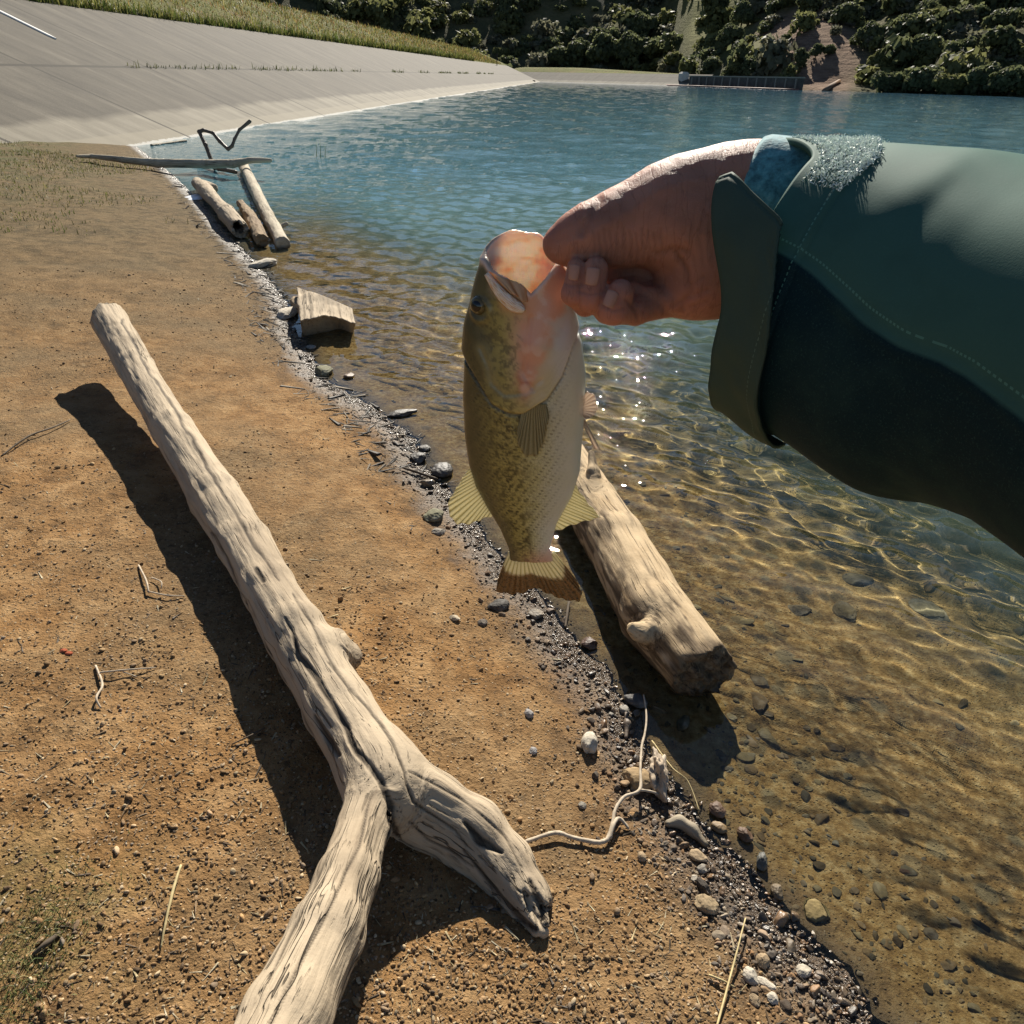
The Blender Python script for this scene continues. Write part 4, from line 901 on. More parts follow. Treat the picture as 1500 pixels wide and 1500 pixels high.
fold = .0010*fbm(np.stack([S2*9+PH*1.1, PH*1.5, S2*3], -1), 3)*sstep(.02, .1, S2)+.0014*np.sin(S2*46+PH*2.2+1.4*fbm(np.stack([S2*8, PH, 0*PH], -1), 2))*sstep(.03, .2, S2)*sstep(.3, -.9, np.cos(PH-.2))
fold += .0012*np.exp(-((S2-.085-.035*(PH-.9))/.02)**2)*sstep(.1, .9, PH)*sstep(2.2, 1.2, PH)
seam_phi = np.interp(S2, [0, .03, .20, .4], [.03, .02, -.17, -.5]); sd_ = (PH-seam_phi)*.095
ridge = .0012*np.exp(-((sd_+.002)/.0035)**2)-.0009*np.exp(-((sd_-.0045)/.0014)**2)
hemr = .0016*sstep(.034, .030, S2)-.001*np.exp(-((S2-.032)/.0012)**2)-.0006*np.exp(-((S2-.026)/.0009)**2)
A2 = A+Nn*(fold+ridge+hemr)[..., None]
PULL = (-.038*sstep(.75, 1.5, PH)*sstep(2.9, 1.9, PH)*sstep(.14, .0, S2)); A2 = A2+T[:, None, :]*PULL[..., None]
# rim turned inwards
inner = [A2[0]+T[0]*k*.012-Nn[0]*(.0035+.001*k) for k in (0, 1, 3)]
G = np.concatenate([np.array(inner[::-1]), A2]); n0 = len(G); i = np.arange(n0*NA).reshape(n0, NA); j = np.roll(i, -1, 1)
F = np.stack([i[:-1], i[1:], j[1:], j[:-1]], -1).reshape(-1, 4)
SDf = np.concatenate([np.repeat(sd_[:1], 3, 0), sd_]); SPf = np.concatenate([np.repeat(PH[:1], 3, 0), PH]); SSf = np.concatenate([np.zeros((3, NA)), S2])
V = G.reshape(-1, 3); 
nrm = vnorm(V, F)
if ((V-np.repeat(np.concatenate([ce[:1]]*3+[ce]), NA, 0))*nrm).sum() < 0: F = F[:, ::-1]
F = F.tolist()+[i[-1].tolist()]
def cloth(name, c1, c2, rough=.7, sheen=.0):
    t = NT(name); U = t.attr('weave', 'Vector'); P = t.co(); n = t.noise(P, 22, 4, .6); w = t.noise(P, 900, 3, .7)
    wv = t.math('MULTIPLY', t.math('SINE', t.math('MULTIPLY', t.sep(U)[0], 4200)), t.math('SINE', t.math('MULTIPLY', t.sep(U)[1], 3600)))
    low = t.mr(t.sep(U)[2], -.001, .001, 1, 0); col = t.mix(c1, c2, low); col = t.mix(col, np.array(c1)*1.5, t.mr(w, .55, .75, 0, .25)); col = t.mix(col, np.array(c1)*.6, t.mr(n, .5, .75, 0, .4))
    st_ = t.math('MULTIPLY', t.math('LESS_THAN', t.math('ABSOLUTE', t.math('SUBTRACT', t.sep(U)[2], .0075)), .0006), t.math('GREATER_THAN', t.math('SINE', t.math('MULTIPLY', t.sep(U)[0], 1900)), -.2))
    st2 = t.math('MULTIPLY', t.math('LESS_THAN', t.math('ABSOLUTE', t.math('SUBTRACT', t.sep(U)[0], .0285)), .0005), t.math('GREATER_THAN', t.math('SINE', t.math('MULTIPLY', t.sep(U)[1], 1900)), -.2)); st_ = t.math('MAXIMUM', st_, st2); col = t.mix(col, np.array(c1)*2.2, t.math('MULTIPLY', st_, .7))
    cr = t.noise(P, 34, 5, .6, .8)
    h = t.math('ADD', t.math('ADD', t.math('MULTIPLY', wv, .0), t.math('MULTIPLY', w, .22)), t.math('MULTIPLY', cr, .22))
    return t.done(t.pbr(col, rough, t.bump(h, .22, .0012), .09, Sheen_Weight=sheen, Sheen_Roughness=.45, Sheen_Tint=(.55,.9,.75,1)))
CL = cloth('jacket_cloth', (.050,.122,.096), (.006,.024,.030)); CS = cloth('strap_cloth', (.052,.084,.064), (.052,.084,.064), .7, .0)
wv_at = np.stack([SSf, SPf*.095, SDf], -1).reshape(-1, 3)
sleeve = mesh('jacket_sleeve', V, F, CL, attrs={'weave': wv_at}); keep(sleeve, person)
# strap across the near side of the cuff
def strap():
    n1, n2 = 120, 16; Aa = np.zeros((n1, n2, 3)); at = np.zeros((n1, n2, 3))
    for a in range(n1):
        for b in range(n2):
            v = b/(n2-1); top = .40-.24*max(0, v-.12)/.88-(.05*(.12-v)/.12 if v < .12 else 0)
            ph = top+(-1.75-top)*a/(n1-1); s = -.004+.0415*v-.030*float(sstep(-.5, .38, ph)); i = max(0, min(s, sv[-1])); k = np.searchsorted(sv, i); k = min(k, 40)
            lift = .0052+.004*float(sstep(-.2, .4, ph))+.004*v*math.exp(-((ph+.2)/.9)**2)+.0012*math.sin(ph*9+v*3)*.5-.001*(a < 3)+.0022*float(vnoise(np.array([ph*2.6, v*1.8, 7.3])))+.0010*float(vnoise(np.array([ph*7, v*4, 2.3])))
            p = sleeve_pt(k, ph, lift)+T[0]*(s-sv[k]); Aa[a, b] = p; at[a, b] = (s, ph*.095, 1)
    edge = np.full((n1, n2), .0013); edge[:2] = .0021; edge[:, :1] = .0021; edge[:, -1:] = .0021
    o = solid('cuff_strap', Aa, CS, None, edge.reshape(-1), {'weave': at}); o.parent = sleeve; return o
strap()
# pale looped patch on top of the cuff
def patch():
    rp = np.random.default_rng(5); parts = []; t = NT('patch_fibre'); m = t.done(t.pbr(t.mix((.62,.74,.66), (.86,.90,.86), t.noise(t.co(), 300, 2)), .6, None, .4))
    for _ in range(9500):
        v = rp.uniform(); ph = rp.uniform(.50, 1.9); s = .004+rp.uniform(0, 1)*(.030+.016*(ph-.6)); 
        if rp.uniform() > min(1, (ph-.42)*2.6): continue
        k = min(np.searchsorted(sv, s), 60); p = sleeve_pt(k, ph, .001)+T[k]*float(-.038*sstep(.75, 1.5, ph)*sstep(2.9, 1.9, ph)*sstep(.14, .0, s)); c0 = ce[k]; nn = (p-c0)/np.linalg.norm(p-c0); e1, e2 = frame(k); tn = T[k]
        L = rp.uniform(.0014, .0036); d1 = rp.normal(0, 1, 3)*.6; d1 = nn+d1; d1 /= np.linalg.norm(d1); d2 = d1*.3+rp.normal(0, 1, 3)*.5; d2 /= np.linalg.norm(d2)
        q = [p, p+d1*L*.5, p+d1*L*.5+d2*L*.5]; side = np.cross(d1, rp.normal(0, 1, 3)); side /= np.linalg.norm(side); w = .00022
        vv = []; [vv.extend([x-side*w, x+side*w]) for x in q]; parts.append((np.array(vv), [[0, 1, 3, 2], [2, 3, 5, 4]]))
    V, F = join(parts); o = mesh('fuzzy_patch', V, F, m); o.parent = sleeve; return o
patch()
def lining():
    t = NT('teal_knit'); P = t.co(); n = t.noise(P, 160, 4, .7); m = t.done(t.pbr(t.ramp(n, [(.35, (.03,.12,.14)), (.6, (.10,.33,.36)), (.8, (.30,.52,.52))]), .8, t.bump(n, .8, .001), .2, Sheen_Weight=.4))
    c = [hp(1098,303,.4665,91), hp(1106,304,.4655,95), hp(1150,312,.458,98), hp(1200,322,.450,98)]; Aa = []
    for q, (p, r) in enumerate(c):
        ax = c[-1][0]-c[0][0]; ax /= np.linalg.norm(ax); ax = ax+0; e1 = up-ax*(up @ ax); e1 /= np.linalg.norm(e1); e2 = np.cross(e1, ax)
        Aa.append([p+(e1*math.cos(f)+e2*math.sin(f))*r*(1+.012*math.sin(f*7+q)) for f in np.linspace(0, 2*math.pi, 65)])
    A_ = np.array(Aa); A_ = np.stack([resamp(A_[:, k], 14) for k in range(65)], 1); o = solid('cuff_lining', A_, m, None, .002, {}); keep(o, person)
lining()
# ================================================================== STONES
def ico(sub=2):
    ph = (1+5**.5)/2; V = [(-1,ph,0),(1,ph,0),(-1,-ph,0),(1,-ph,0),(0,-1,ph),(0,1,ph),(0,-1,-ph),(0,1,-ph),(ph,0,-1),(ph,0,1),(-ph,0,-1),(-ph,0,1)]
    F = [(0,11,5),(0,5,1),(0,1,7),(0,7,10),(0,10,11),(1,5,9),(5,11,4),(11,10,2),(10,7,6),(7,1,8),(3,9,4),(3,4,2),(3,2,6),(3,6,8),(3,8,9),(4,9,5),(2,4,11),(6,2,10),(8,6,7),(9,8,1)]
    V = [np.array(v)/np.linalg.norm(v) for v in V]
    for _ in range(sub):
        mid = {}; F2 = []
        def m(a, b):
            k = (min(a, b), max(a, b))
            if k not in mid: v = V[a]+V[b]; V.append(v/np.linalg.norm(v)); mid[k] = len(V)-1
            return mid[k]
        for a, b, c in F: x, y, z = m(a, b), m(b, c), m(c, a); F2 += [(a,x,z),(b,y,x),(c,z,y),(x,y,z)]
        F = F2
    return np.array(V), np.array(F)
I1, IF1 = ico(1); I2, IF2 = ico(2); I4, IF4 = ico(4)
def facet(V, n, seed, lo=.62, hi=.95):
    """knock flat faces into a ball"""
    r_ = np.random.default_rng(seed); V = V.copy()
    for _ in range(n):
        d = r_.normal(size=3); d /= np.linalg.norm(d); h = r_.uniform(lo, hi); s = V @ d; V -= np.maximum(s-h, 0)[:, None]*d*.92
    return V
def stone_mat():
    t = NT('stone'); P = t.co(); c = t.attr('tint', 'Color'); w = t.attr('wet'); n = t.noise(P, 55, 6, .7); n2 = t.noise(P, 14, 3, .6)
    col = t.mix(t.mix(c, (.02,.015,.01), .45), c, t.mr(n, .3, .62)); col = t.mix(col, t.mix(c, (.75,.7,.6), .35), t.mr(n2, .5, .7, 0, .5)); col = t.mix(col, t.mix(col, (.01,.008,.006), .42), w)
    return t.done(t.pbr(col, t.mr(w, 0, 1, .88, .27), t.bump(n, .7, .004), t.mr(w, 0, 1, .25, .5)))
STONE = stone_mat()
def scatter(name, pos, size, tint, wet, flat=(.45, .8), sunk=.25, seed=0, base=(I1, IF1), nvar=14, elong=.35):
    r_ = np.random.default_rng(seed); vs = [facet(base[0], 9, seed*50+k, .45, .9)*(1+.10*fbm(base[0]*2.2+k, 2))[:, None] for k in range(nvar)]; n = len(pos); nv = len(base[0])
    V = np.empty((n, nv, 3), np.float32)
    k = r_.integers(0, nvar, n); a = r_.uniform(0, 6.28, n); e = 1+r_.uniform(-elong, elong, n); fl = r_.uniform(*flat, n); tl = r_.normal(0, .25, n)
    for i in range(n):
        v = vs[k[i]]*np.array([e[i], 1/e[i], fl[i]]); v = v+np.array([0, 0, 1])*(v[:, :1]*tl[i]); c, s = math.cos(a[i]), math.sin(a[i])
        V[i] = np.stack([v[:, 0]*c-v[:, 1]*s, v[:, 0]*s+v[:, 1]*c, v[:, 2]+fl[i]*(1-2*sunk)], 1)*size[i]+pos[i]
    F = (base[1][None]+(np.arange(n)*nv)[:, None, None]).reshape(-1, 3)
    o = mesh(name, V.reshape(-1, 3), F, STONE, cols=np.repeat(tint, nv, 0), attrs={'wet': np.repeat(wet, nv)}); return tag(o, kind='stuff')
def sample(n, r0, r1, a0, a1, cond, seed, power=1.):
    r_ = np.random.default_rng(seed); out = []
    while sum(map(len, out)) < n:
        u = r_.uniform(0, 1, 20000); r = r0*(r1/r0)**(u**power); a = np.radians(r_.uniform(a0, a1, 20000)); x = r*np.sin(a); y = r*np.cos(a); d = sdist(x, y)
        m = cond(x, y, d, r_); out.append(np.stack([x, y, d, r], 1)[m])
    return np.concatenate(out)[:n]
def palette(n, seed, cols, var=.25):
    r_ = np.random.default_rng(seed); c = np.array(cols)[r_.integers(0, len(cols), n)]; return np.clip(c*(1+r_.normal(0, var, (n, 1))), .01, .8)
DRY = [(.33,.20,.09),(.29,.175,.08),(.38,.25,.12),(.46,.35,.21),(.24,.15,.075),(.17,.11,.06),(.30,.18,.08)]
clump = lambda x, y, r_: fbm(np.stack([x*1.6, y*1.6, 0*x], -1)+50, 3)+r_.uniform(-.5, .5, len(x))
g1 = sample(22000, .55, 7, -68, 40, lambda x, y, d, r_: (d > .12) & (clump(x, y, r_) > -.5), 21)
r_ = np.random.default_rng(3)
sz = np.exp(r_.normal(math.log(.0025), .40, len(g1)))*(1+.10*g1[:, 3]); 
pos = np.stack([g1[:, 0], g1[:, 1], ground(g1[:, 0], g1[:, 1])], 1)
scatter('gravel', pos, sz, palette(len(g1), 4, DRY), np.zeros(len(g1)), seed=1)
g2 = sample(4800, .7, 9, -45, 45, lambda x, y, d, r_: (d > -.04) & (d < .34) & (r_.uniform(0, 1, len(x)) < np.exp(-((d-.05)/.095)**2)), 22)
sz = np.exp(r_.normal(math.log(.0030), .55, len(g2)))*(1+.06*g2[:, 3]); pos = np.stack([g2[:, 0], g2[:, 1], ground(g2[:, 0], g2[:, 1])], 1)
wet = sstep(.17, .03, g2[:, 2]+r_.normal(0, .03, len(g2)))
scatter('wet_gravel', pos, sz, palette(len(g2), 5, [(.17,.115,.07),(.11,.08,.055),(.24,.16,.09),(.30,.23,.15),(.08,.06,.045),(.28,.16,.075)]), wet, seed=2, base=(I2, IF2))
g3 = sample(1500, .8, 7, -25, 62, lambda x, y, d, r_: (d < -.05) & (d > -2.6) & (clump(x, y, r_) > .05), 23)
sz = np.exp(r_.normal(math.log(.008), .6, len(g3)))*np.interp(-g3[:, 2], [0, 1, 2.5], [.6, 1.2, 2.2]); pos = np.stack([g3[:, 0], g3[:, 1], ground(g3[:, 0], g3[:, 1])], 1)
bs = scatter('lakebed_stones', pos, sz, palette(len(g3), 6, [(.17,.11,.05),(.20,.13,.06),(.13,.09,.045),(.24,.18,.09),(.12,.095,.055)]), np.full(len(g3), .05), seed=3, base=(I2, IF2), flat=(.25, .5), sunk=.4)
try: bs.cycles.is_caustics_receiver = True
except Exception: pass
# bits of bark and dry stalk
def litter(name, p, L0_, lmax, cols, wet):
    r_ = np.random.default_rng(8); n = len(p); z = ground(p[:, 0], p[:, 1]); L = np.minimum(np.exp(r_.normal(math.log(L0_), .6, n)), lmax)*(1+.08*p[:, 3]); w = L*r_.uniform(.05, .2, n); a = r_.uniform(0, 6.28, n)
    B = np.array([(-1,-1,0),(1,-.25,0),(1,.2,0),(-1,1,0),(-.9,-.6,1),(.9,-.15,.7),(.85,.2,.6),(-.9,.7,1.2)]); f = np.array([(0,3,2,1),(4,5,6,7),(0,1,5,4),(1,2,6,5),(2,3,7,6),(3,0,4,7)])
    V = B[None]*np.stack([L, w, w*.6], 1)[:, None]; tl = r_.normal(0, .12, n); V[..., 2] += V[..., 0]*tl[:, None]+.001
    c, s = np.cos(a)[:, None], np.sin(a)[:, None]; V = np.stack([V[..., 0]*c-V[..., 1]*s+p[:, 0:1], V[..., 0]*s+V[..., 1]*c+p[:, 1:2], V[..., 2]+z[:, None]], -1)
    F = (f[None]+(np.arange(n)*8)[:, None, None]).reshape(-1, 4)
    o = mesh(name, V.reshape(-1, 3), F, STONE, smooth=False, cols=np.repeat(palette(n, 9, cols), 8, 0), attrs={'wet': np.full(n*8, wet)}); tag(o, kind='stuff')
LC = [(.10,.07,.045),(.06,.045,.03),(.22,.15,.085),(.45,.36,.20),(.52,.45,.30)]
litter('litter', sample(3800, .55, 8, -68, 40, lambda x, y, d, r_: (d > .04) & (clump(x, y, r_) > -.15), 24), .0058, .02, LC, 0.)
litter('shore_litter', sample(1500, 2.2, 17, -45, 12, lambda x, y, d, r_: (d > -.05) & (d < .30) & (clump(x, y, r_) > -.2), 25), .016, .06, [(.05,.04,.03),(.08,.06,.04),(.03,.025,.02),(.30,.24,.16)], .3)
def rock(px, py, w, h, col, label, wet=0., seed=0, ang=0, name='stone', up_=.62, under=False, lump=.10, nf=9):
    c = hitg(px, py+h*.25) if under else hitw(px, py+h*.25)
    if not under: c[2] = max(c[2], -.02)
    s = depth_of(c)/FOC; el_ = math.asin(min(.95, (CH-c[2])/np.linalg.norm(CAM-c)))
    a = w*s/2; hh = h*s/2
    # apparent height mixes depth (sin) and height (cos)
    zr = hh*up_; yr = max(.4*a, (hh-zr*math.cos(el_)*.8)/max(math.sin(el_), .25)*1.1) if hh > 0 else a; yr = min(yr, 2.2*max(a, hh))
    V = facet(I4, nf, seed+100, .66, .95); V = V*(1+lump*fbm(V*1.6+seed, 3)+.04*fbm(V*6+seed, 3))[:, None]; V = V*np.array([a, yr, zr]); ca, sa = math.cos(ang), math.sin(ang)
    V = np.stack([V[:, 0]*ca-V[:, 1]*sa, V[:, 0]*sa+V[:, 1]*ca, V[:, 2]], 1)+c+np.array([0, 0, zr*(.05 if under else .45)])
    o = mesh(name, V, IF4, STONE, cols=np.tile(np.array(col), (len(V), 1)), attrs={'wet': np.clip(wet+0*V[:, 0]+(wet == 0 and not under)*sstep(.02, .005, V[:, 2])*.6, 0, 1)}); rebase(o, c); tag(o, label, 'stone')
    if under: 
        try: o.cycles.is_caustics_receiver = True
        except Exception: pass
    return o
GY = (.30,.27,.22); TN = (.38,.28,.17); PL = (.55,.49,.39); DK = (.07,.06,.05); BR = (.20,.125,.07); OL = (.20,.19,.12)
for i, a in enumerate([
    (421,456,26,24,PL,'pale rounded stone touching the left foot of the wood block'), (437,440,22,26,TN,'tan upright stone pressed against the back left of the wood block'),
    (386,384,24,24,(.58,.52,.42),'pale angular stone by itself at the mud edge beyond the wood block'), (475,541,27,22,OL,'grey olive stone at the waterline nearest below the wood block'),
    (456,507,15,9,GY,'small flat grey stone at waterline just under the wood block'), (511,549,15,11,BR,'small brown stone lying in shallow water off the grey olive stone',.5),
    (590,603,46,13,DK,'long flat black wet stone in shallow water left of the fish',.55), (646,685,36,29,DK,'black wet lumpy stone standing just left of the fish belly',.55), (612,668,24,22,DK,'dark wet stone in mud beside the black lumpy stone',.5),
    (622,655,18,14,DK,'small dark wet stone in the mud farther up from the black lumpy stone',.5), (636,752,28,27,OL,'grey green triangular stone beside the dorsal fin tip'), (641,777,24,13,GY,'low grey stone on mud under the dorsal fin'),
    (731,884,32,22,DK,'dark stone in mud below the left corner of the tail fin',.3), (785,897,26,20,(.22,.17,.11),'brown grey stone in mud below the middle of the tail fin',.5), (806,893,14,12,BR,'little brown stone by the twig under the fish tail',.5),
    (863,939,25,23,(.13,.07,.045),'reddish dark stone sitting in the still pool beside the thick log',.6), (932,1021,36,28,(.09,.085,.08),'dark wet flat stone at the foot of the thick log',.5), (914,1037,15,18,GY,'small round grey stone at the pool mouth',.3),
    (934,1136,54,38,(.34,.24,.13),'large rounded tan stone half buried under the white twig'), (863,1083,24,42,PL,'long pale stone on wet mud above the rounded tan stone'),
    (895,1045,10,8,GY,'tiny grey stone in glittering mud of the pool mouth',.4), (1022,1251,28,22,TN,'tan stone under the curled grey driftwood bit'), (1028,1270,17,15,GY,'grey cube like pebble under the tan stone by the water'), (1017,1285,12,11,PL,'small white pebble in the row of stones by the water'),
    (1035,1320,36,30,(.36,.27,.16),'broad flat tan stone at the bottom of the stone row'), (1030,1295,13,30,DK,'narrow dark stone standing in the stone row by the water'), (1050,1181,24,28,(.17,.10,.06),'rounded brown wet stone at the waterline near the log shadow',.5), (1053,1209,24,18,(.30,.20,.09),'yellow brown wet stone at the waterline under the log shadow',.6),
    (1091,1218,20,26,(.16,.09,.05),'dark brown oval wet stone just in the water',.5), (1116,1256,18,32,(.13,.13,.11),'blue grey pointed stone in the shallow water',.6), (1138,1301,19,27,(.20,.15,.09),'brown stone with a shiny tip standing in the shallow water',.6),
    (1098,1425,22,30,PL,'pale upright pebble near the bottom edge gravel'), (1121,1438,30,15,(.60,.53,.42),'long pale pebble near the bottom edge gravel'), (1105,1461,17,20,TN,'square tan pebble near the bottom edge gravel'), (1131,1459,16,20,PL,'round pale pebble near the bottom edge gravel'), (1117,1403,20,24,TN,'tan rounded pebble in gravel with a dark gap beside it'),
    (775,1043,13,17,(.36,.34,.32),'small grey angular stone on dirt left of the wet mud'), (781,1098,12,13,(.36,.34,.32),'small bluish grey pebble on dirt above the white twig'), (666,904,18,12,(.5,.42,.3),'pale flat pebble on dirt right of the log knob'), (707,910,15,12,(.18,.15,.12),'dark cubic pebble on dirt near the wet mud'),
    (853,1178,13,12,GY,'grey pebble on dirt left of the rounded tan stone'), (940,1252,13,16,TN,'tan pebble on dirt below the branching twig'), (1176,1419,24,20,(.52,.46,.36),'pale pebble at the lower waterline')]):
    rock(*a[:6], wet=(a[6] if len(a) > 6 else 0.), seed=i*3+1, ang=.5*math.sin(i*2.3))
rock(964,1124,30,80,(.46,.37,.27),'tall knobbly pale brown stone with dark holes beside the tan stone', seed=77, lump=.5, up_=.75, nf=4)
for i, a in enumerate([(1195,1328,40,42,(.22,.165,.07),'yellow flat stone under the shallow water near the lower edge'), (1232,908,40,34,(.20,.15,.08),'rounded brown stone under clear water right of the thick log'), (1352,912,50,44,(.24,.20,.12),'large rounded stone under clear water farthest right'),
    (1250,868,44,26,(.15,.12,.07),'dark flat stone under water beyond the rounded brown stone'), (1165,905,36,24,(.16,.12,.07),'low dark stone under water nearest the thick log'), (1318,1195,20,14,(.10,.07,.045),'small dark stone under shallow water at the right'), (1325,1280,22,12,(.09,.05,.03),'small reddish dark stone under shallow water at lower right')]):
    rock(*a, seed=i*5+200, under=True, up_=.5)
for i, (x, y) in enumerate([(93,952),(101,956)]):
    rock(x, y, 12, 7, (.42,.10,.04), ['orange red clay chip on dirt, left one of a pair', 'orange red clay chip on dirt, right one of a pair'][i], seed=300+i, name='clay_chip')
wood('driftwood_bit', [[(979,1206,7,.010),(995,1203,8,.014),(1014,1215,8,.014),(1033,1236,6,.010)]], DARKW if False else FARW, .003, seed=12, k=.004, rug=.08, label='curled grey driftwood bit at the waterline among stones', cat='driftwood')
wood('driftwood_bit', [[(917,1045,3,.01),(919,1060,4,.014),(917,1080,3,.008)]], DARKW, .003, seed=13, k=.004, label='short dark wet driftwood bit at the pool mouth', cat='driftwood')
# ---- litter scrap, reeds
def scrap():
    c = hitw(285, 291); s = depth_of(c)/FOC; n = 16; A = np.zeros((n, n, 3))
    for i in range(n):
        for j in range(n):
            u, v = 2*i/(n-1)-1, 2*j/(n-1)-1; A[i, j] = c+np.array([u*13*s*(1-.2*v), v*26*s*(1-.3*u), .02+.025*vnoise(np.array([u*2.2, v*2.2, .5]))])
    solid('plastic_scrap', A, plain('white_plastic', (.75,.77,.80), .35, .08, 20), None, .002); o = bpy.data.objects['plastic_scrap']; rebase(o, c); tag(o, 'crumpled white plastic scrap on the shore beside the split log', 'litter')
scrap()
def reeds():
    for k, (x0, x1, y0, y1, lab) in enumerate([(462,464,231,208,'thin green reed stem left in the water beyond the long branch'), (469,468,232,205,'thin green reed stem standing middle in the water beyond the long branch'), (475,476,231,211,'thin green reed stem right in the water beyond the long branch')]):
        b = onz(x0, y0, 0); D = depth_of(b); V, F = tube([b-np.array([0, 0, .1]), atd((x0+x1)/2+1, (y0+y1)/2, D), atd(x1, y1, D)], [.008, .006, .002], 5); o = mesh('reed', V, F, REED); rebase(o, b); tag(o, lab, 'reed', 'reeds in the water')
REED = plain('reed_green', (.10,.16,.04), .6, .3, 8); reeds()
# ---- grass blades
def blades(name, P, L, w, cols, seed=0, lean=.5):
    r_ = np.random.default_rng(seed); n = len(P); a = r_.uniform(0, 6.28, n); d = np.stack([np.cos(a), np.sin(a), 0*a], 1); t_ = np.stack([-np.sin(a), np.cos(a), 0*a], 1); ln = r_.uniform(.1, lean*2, n)[:, None]; L = np.asarray(L).reshape(-1, 1); w = np.asarray(w).reshape(-1, 1); U = np.array([0, 0, 1.])
    p0 = P-t_*w; p1 = P+t_*w; m = P+U*L*.6+d*L*.3*ln; tip = P+U*L*(1-.3*ln)+d*L*.8*ln
    V = np.stack([p0, p1, m+t_*w*.7, m-t_*w*.7, tip], 1).reshape(-1, 3); o = (np.arange(n)*5)[:, None]; F4 = np.concatenate([o+np.array([0, 1, 2, 3]), o+np.array([3, 2, 4, 4])]).tolist(); F4 = [f if f[2] != f[3] else f[:3] for f in F4]
    c = palette(n, seed+1, cols, .3); ob = mesh(name, V, F4, GRASS, cols=np.repeat(c, 5, 0)); return tag(ob, kind='stuff')
t = NT('grass_blade'); c = t.attr('tint', 'Color'); b = t.pbr(c, .55, None, .25); tr = t.n('ShaderNodeBsdfTranslucent'); t.set(tr.inputs[0], c); m_ = t.n('ShaderNodeMixShader', i0=.45); t.t.links.new(b.outputs[0], m_.inputs[1]); t.t.links.new(tr.outputs[0], m_.inputs[2]); GRASS = t.done(m_)
r_ = np.random.default_rng(31)
# at the left foot of the bank and in thin patches on the far shore
pp = sample(9000, 8.5, 20, -48, -15, lambda x, y, d, r_: (d > .25) & (r_.uniform(0, 1, len(x)) < sstep(-.05, .4, fbm(np.stack([x*.7, y*.7, 0*x], -1)+5, 3))*(.25+.75*sstep(13, 17, np.hypot(x, y)))), 32)
P = np.stack([pp[:, 0], pp[:, 1], ground(pp[:, 0], pp[:, 1])-.003], 1); blades('shore_grass', P, np.exp(r_.normal(math.log(.030), .5, len(P))), np.full(len(P), .005), [(.06,.08,.02),(.11,.12,.035),(.20,.17,.07),(.07,.07,.025)], 33)
p0 = hitg(45, 1400); q = p0[:2]+r_.normal(0, 1, (900, 2))*np.array([.045, .09]) ; P = np.stack([q[:, 0], q[:, 1], ground(q[:, 0], q[:, 1])-.002], 1); blades('grass_patch', P, np.exp(r_.normal(math.log(.014), .4, len(P))), np.full(len(P), .0009), [(.10,.14,.04),(.17,.18,.07),(.30,.26,.12)], 35, .9)
# fringe and tufts on the dam bank
n = 9000; s_ = 15+ r_.uniform(0, 1, n)**1.5*140; l_ = 19.15+np.abs(r_.normal(0, .22, n)); P = np.array([damp(s, l, SL*(l-L0)-.02) for s, l in zip(s_, l_)]); blades('bank_fringe', P, np.exp(r_.normal(math.log(.26), .4, n))*(1+s_/120), .012*(1+s_/60), [(.06,.09,.02),(.11,.13,.03),(.20,.19,.06)], 37)
n = 22000; s_ = 12+r_.uniform(0, 1, n)**1.3*200; l_ = r_.uniform(19.4, 27.2, n); P = np.array([damp(s, l, np.interp(l, bl, bz)-.03) for s, l in zip(s_, l_)]); blades('bank_blades', P, np.exp(r_.normal(math.log(.13), .4, n))*(1+s_/150), .012*(1+s_/50), [(.09,.11,.025),(.16,.16,.045),(.25,.21,.08),(.22,.14,.06)], 39)
n = 1500; s_ = 16+r_.uniform(0, 1, n)*130; s_ = s_[(fbm(np.stack([s_*.35, 0*s_, 0*s_], -1), 3) > .05)]; n = len(s_); l_ = 14.38+r_.normal(0, .05, n); P = np.array([damp(s, l, SL*(l-L0)-.01) for s, l in zip(s_, l_)]); blades('joint_weeds', P, np.exp(r_.normal(math.log(.13), .5, n)), .010*(1+s_/60), [(.05,.07,.02),(.10,.11,.03)], 41)
# ================================================================== FAR SHORE AND TREES
def hithill(px, py):
    d = ray(px, py); t_ = np.linspace(80, 600, 2600); p = CAM+d*t_[:, None]; below = p[:, 2] < hill_z(p[:, 0], p[:, 1]); a = np.degrees(np.arctan2(p[:, 0], p[:, 1])); ok = below & (np.hypot(p[:, 0], p[:, 1]) > far_r(a)-6)
    return p[np.argmax(ok)] if ok.any() else None
def leaf_mat(name, c0, c1):
    t = NT(name); n = t.noise(t.co(), 1.2, 3, .7); w = t.attr('leafy'); col = t.mix(c0, c1, w); col = t.mix(col, np.array(c0)*.7, t.mr(n, .5, .7, 0, .5)); b = t.pbr(col, .6, None, .2); tr = t.n('ShaderNodeBsdfTranslucent'); t.set(tr.inputs[0], col)
    m = t.n('ShaderNodeMixShader', i0=.5); t.t.links.new(b.outputs[0], m.inputs[1]); t.t.links.new(tr.outputs[0], m.inputs[2]); return t.done(m)
LEAF = [leaf_mat('dark_leaves', (.085,.10,.05), (.17,.185,.085)), leaf_mat('olive_leaves', (.12,.13,.052), (.23,.23,.095)), leaf_mat('grey_leaves', (.125,.125,.085), (.22,.215,.14))]
BARKM = plain('tree_bark', (.09,.07,.05), .9, .3, 3)
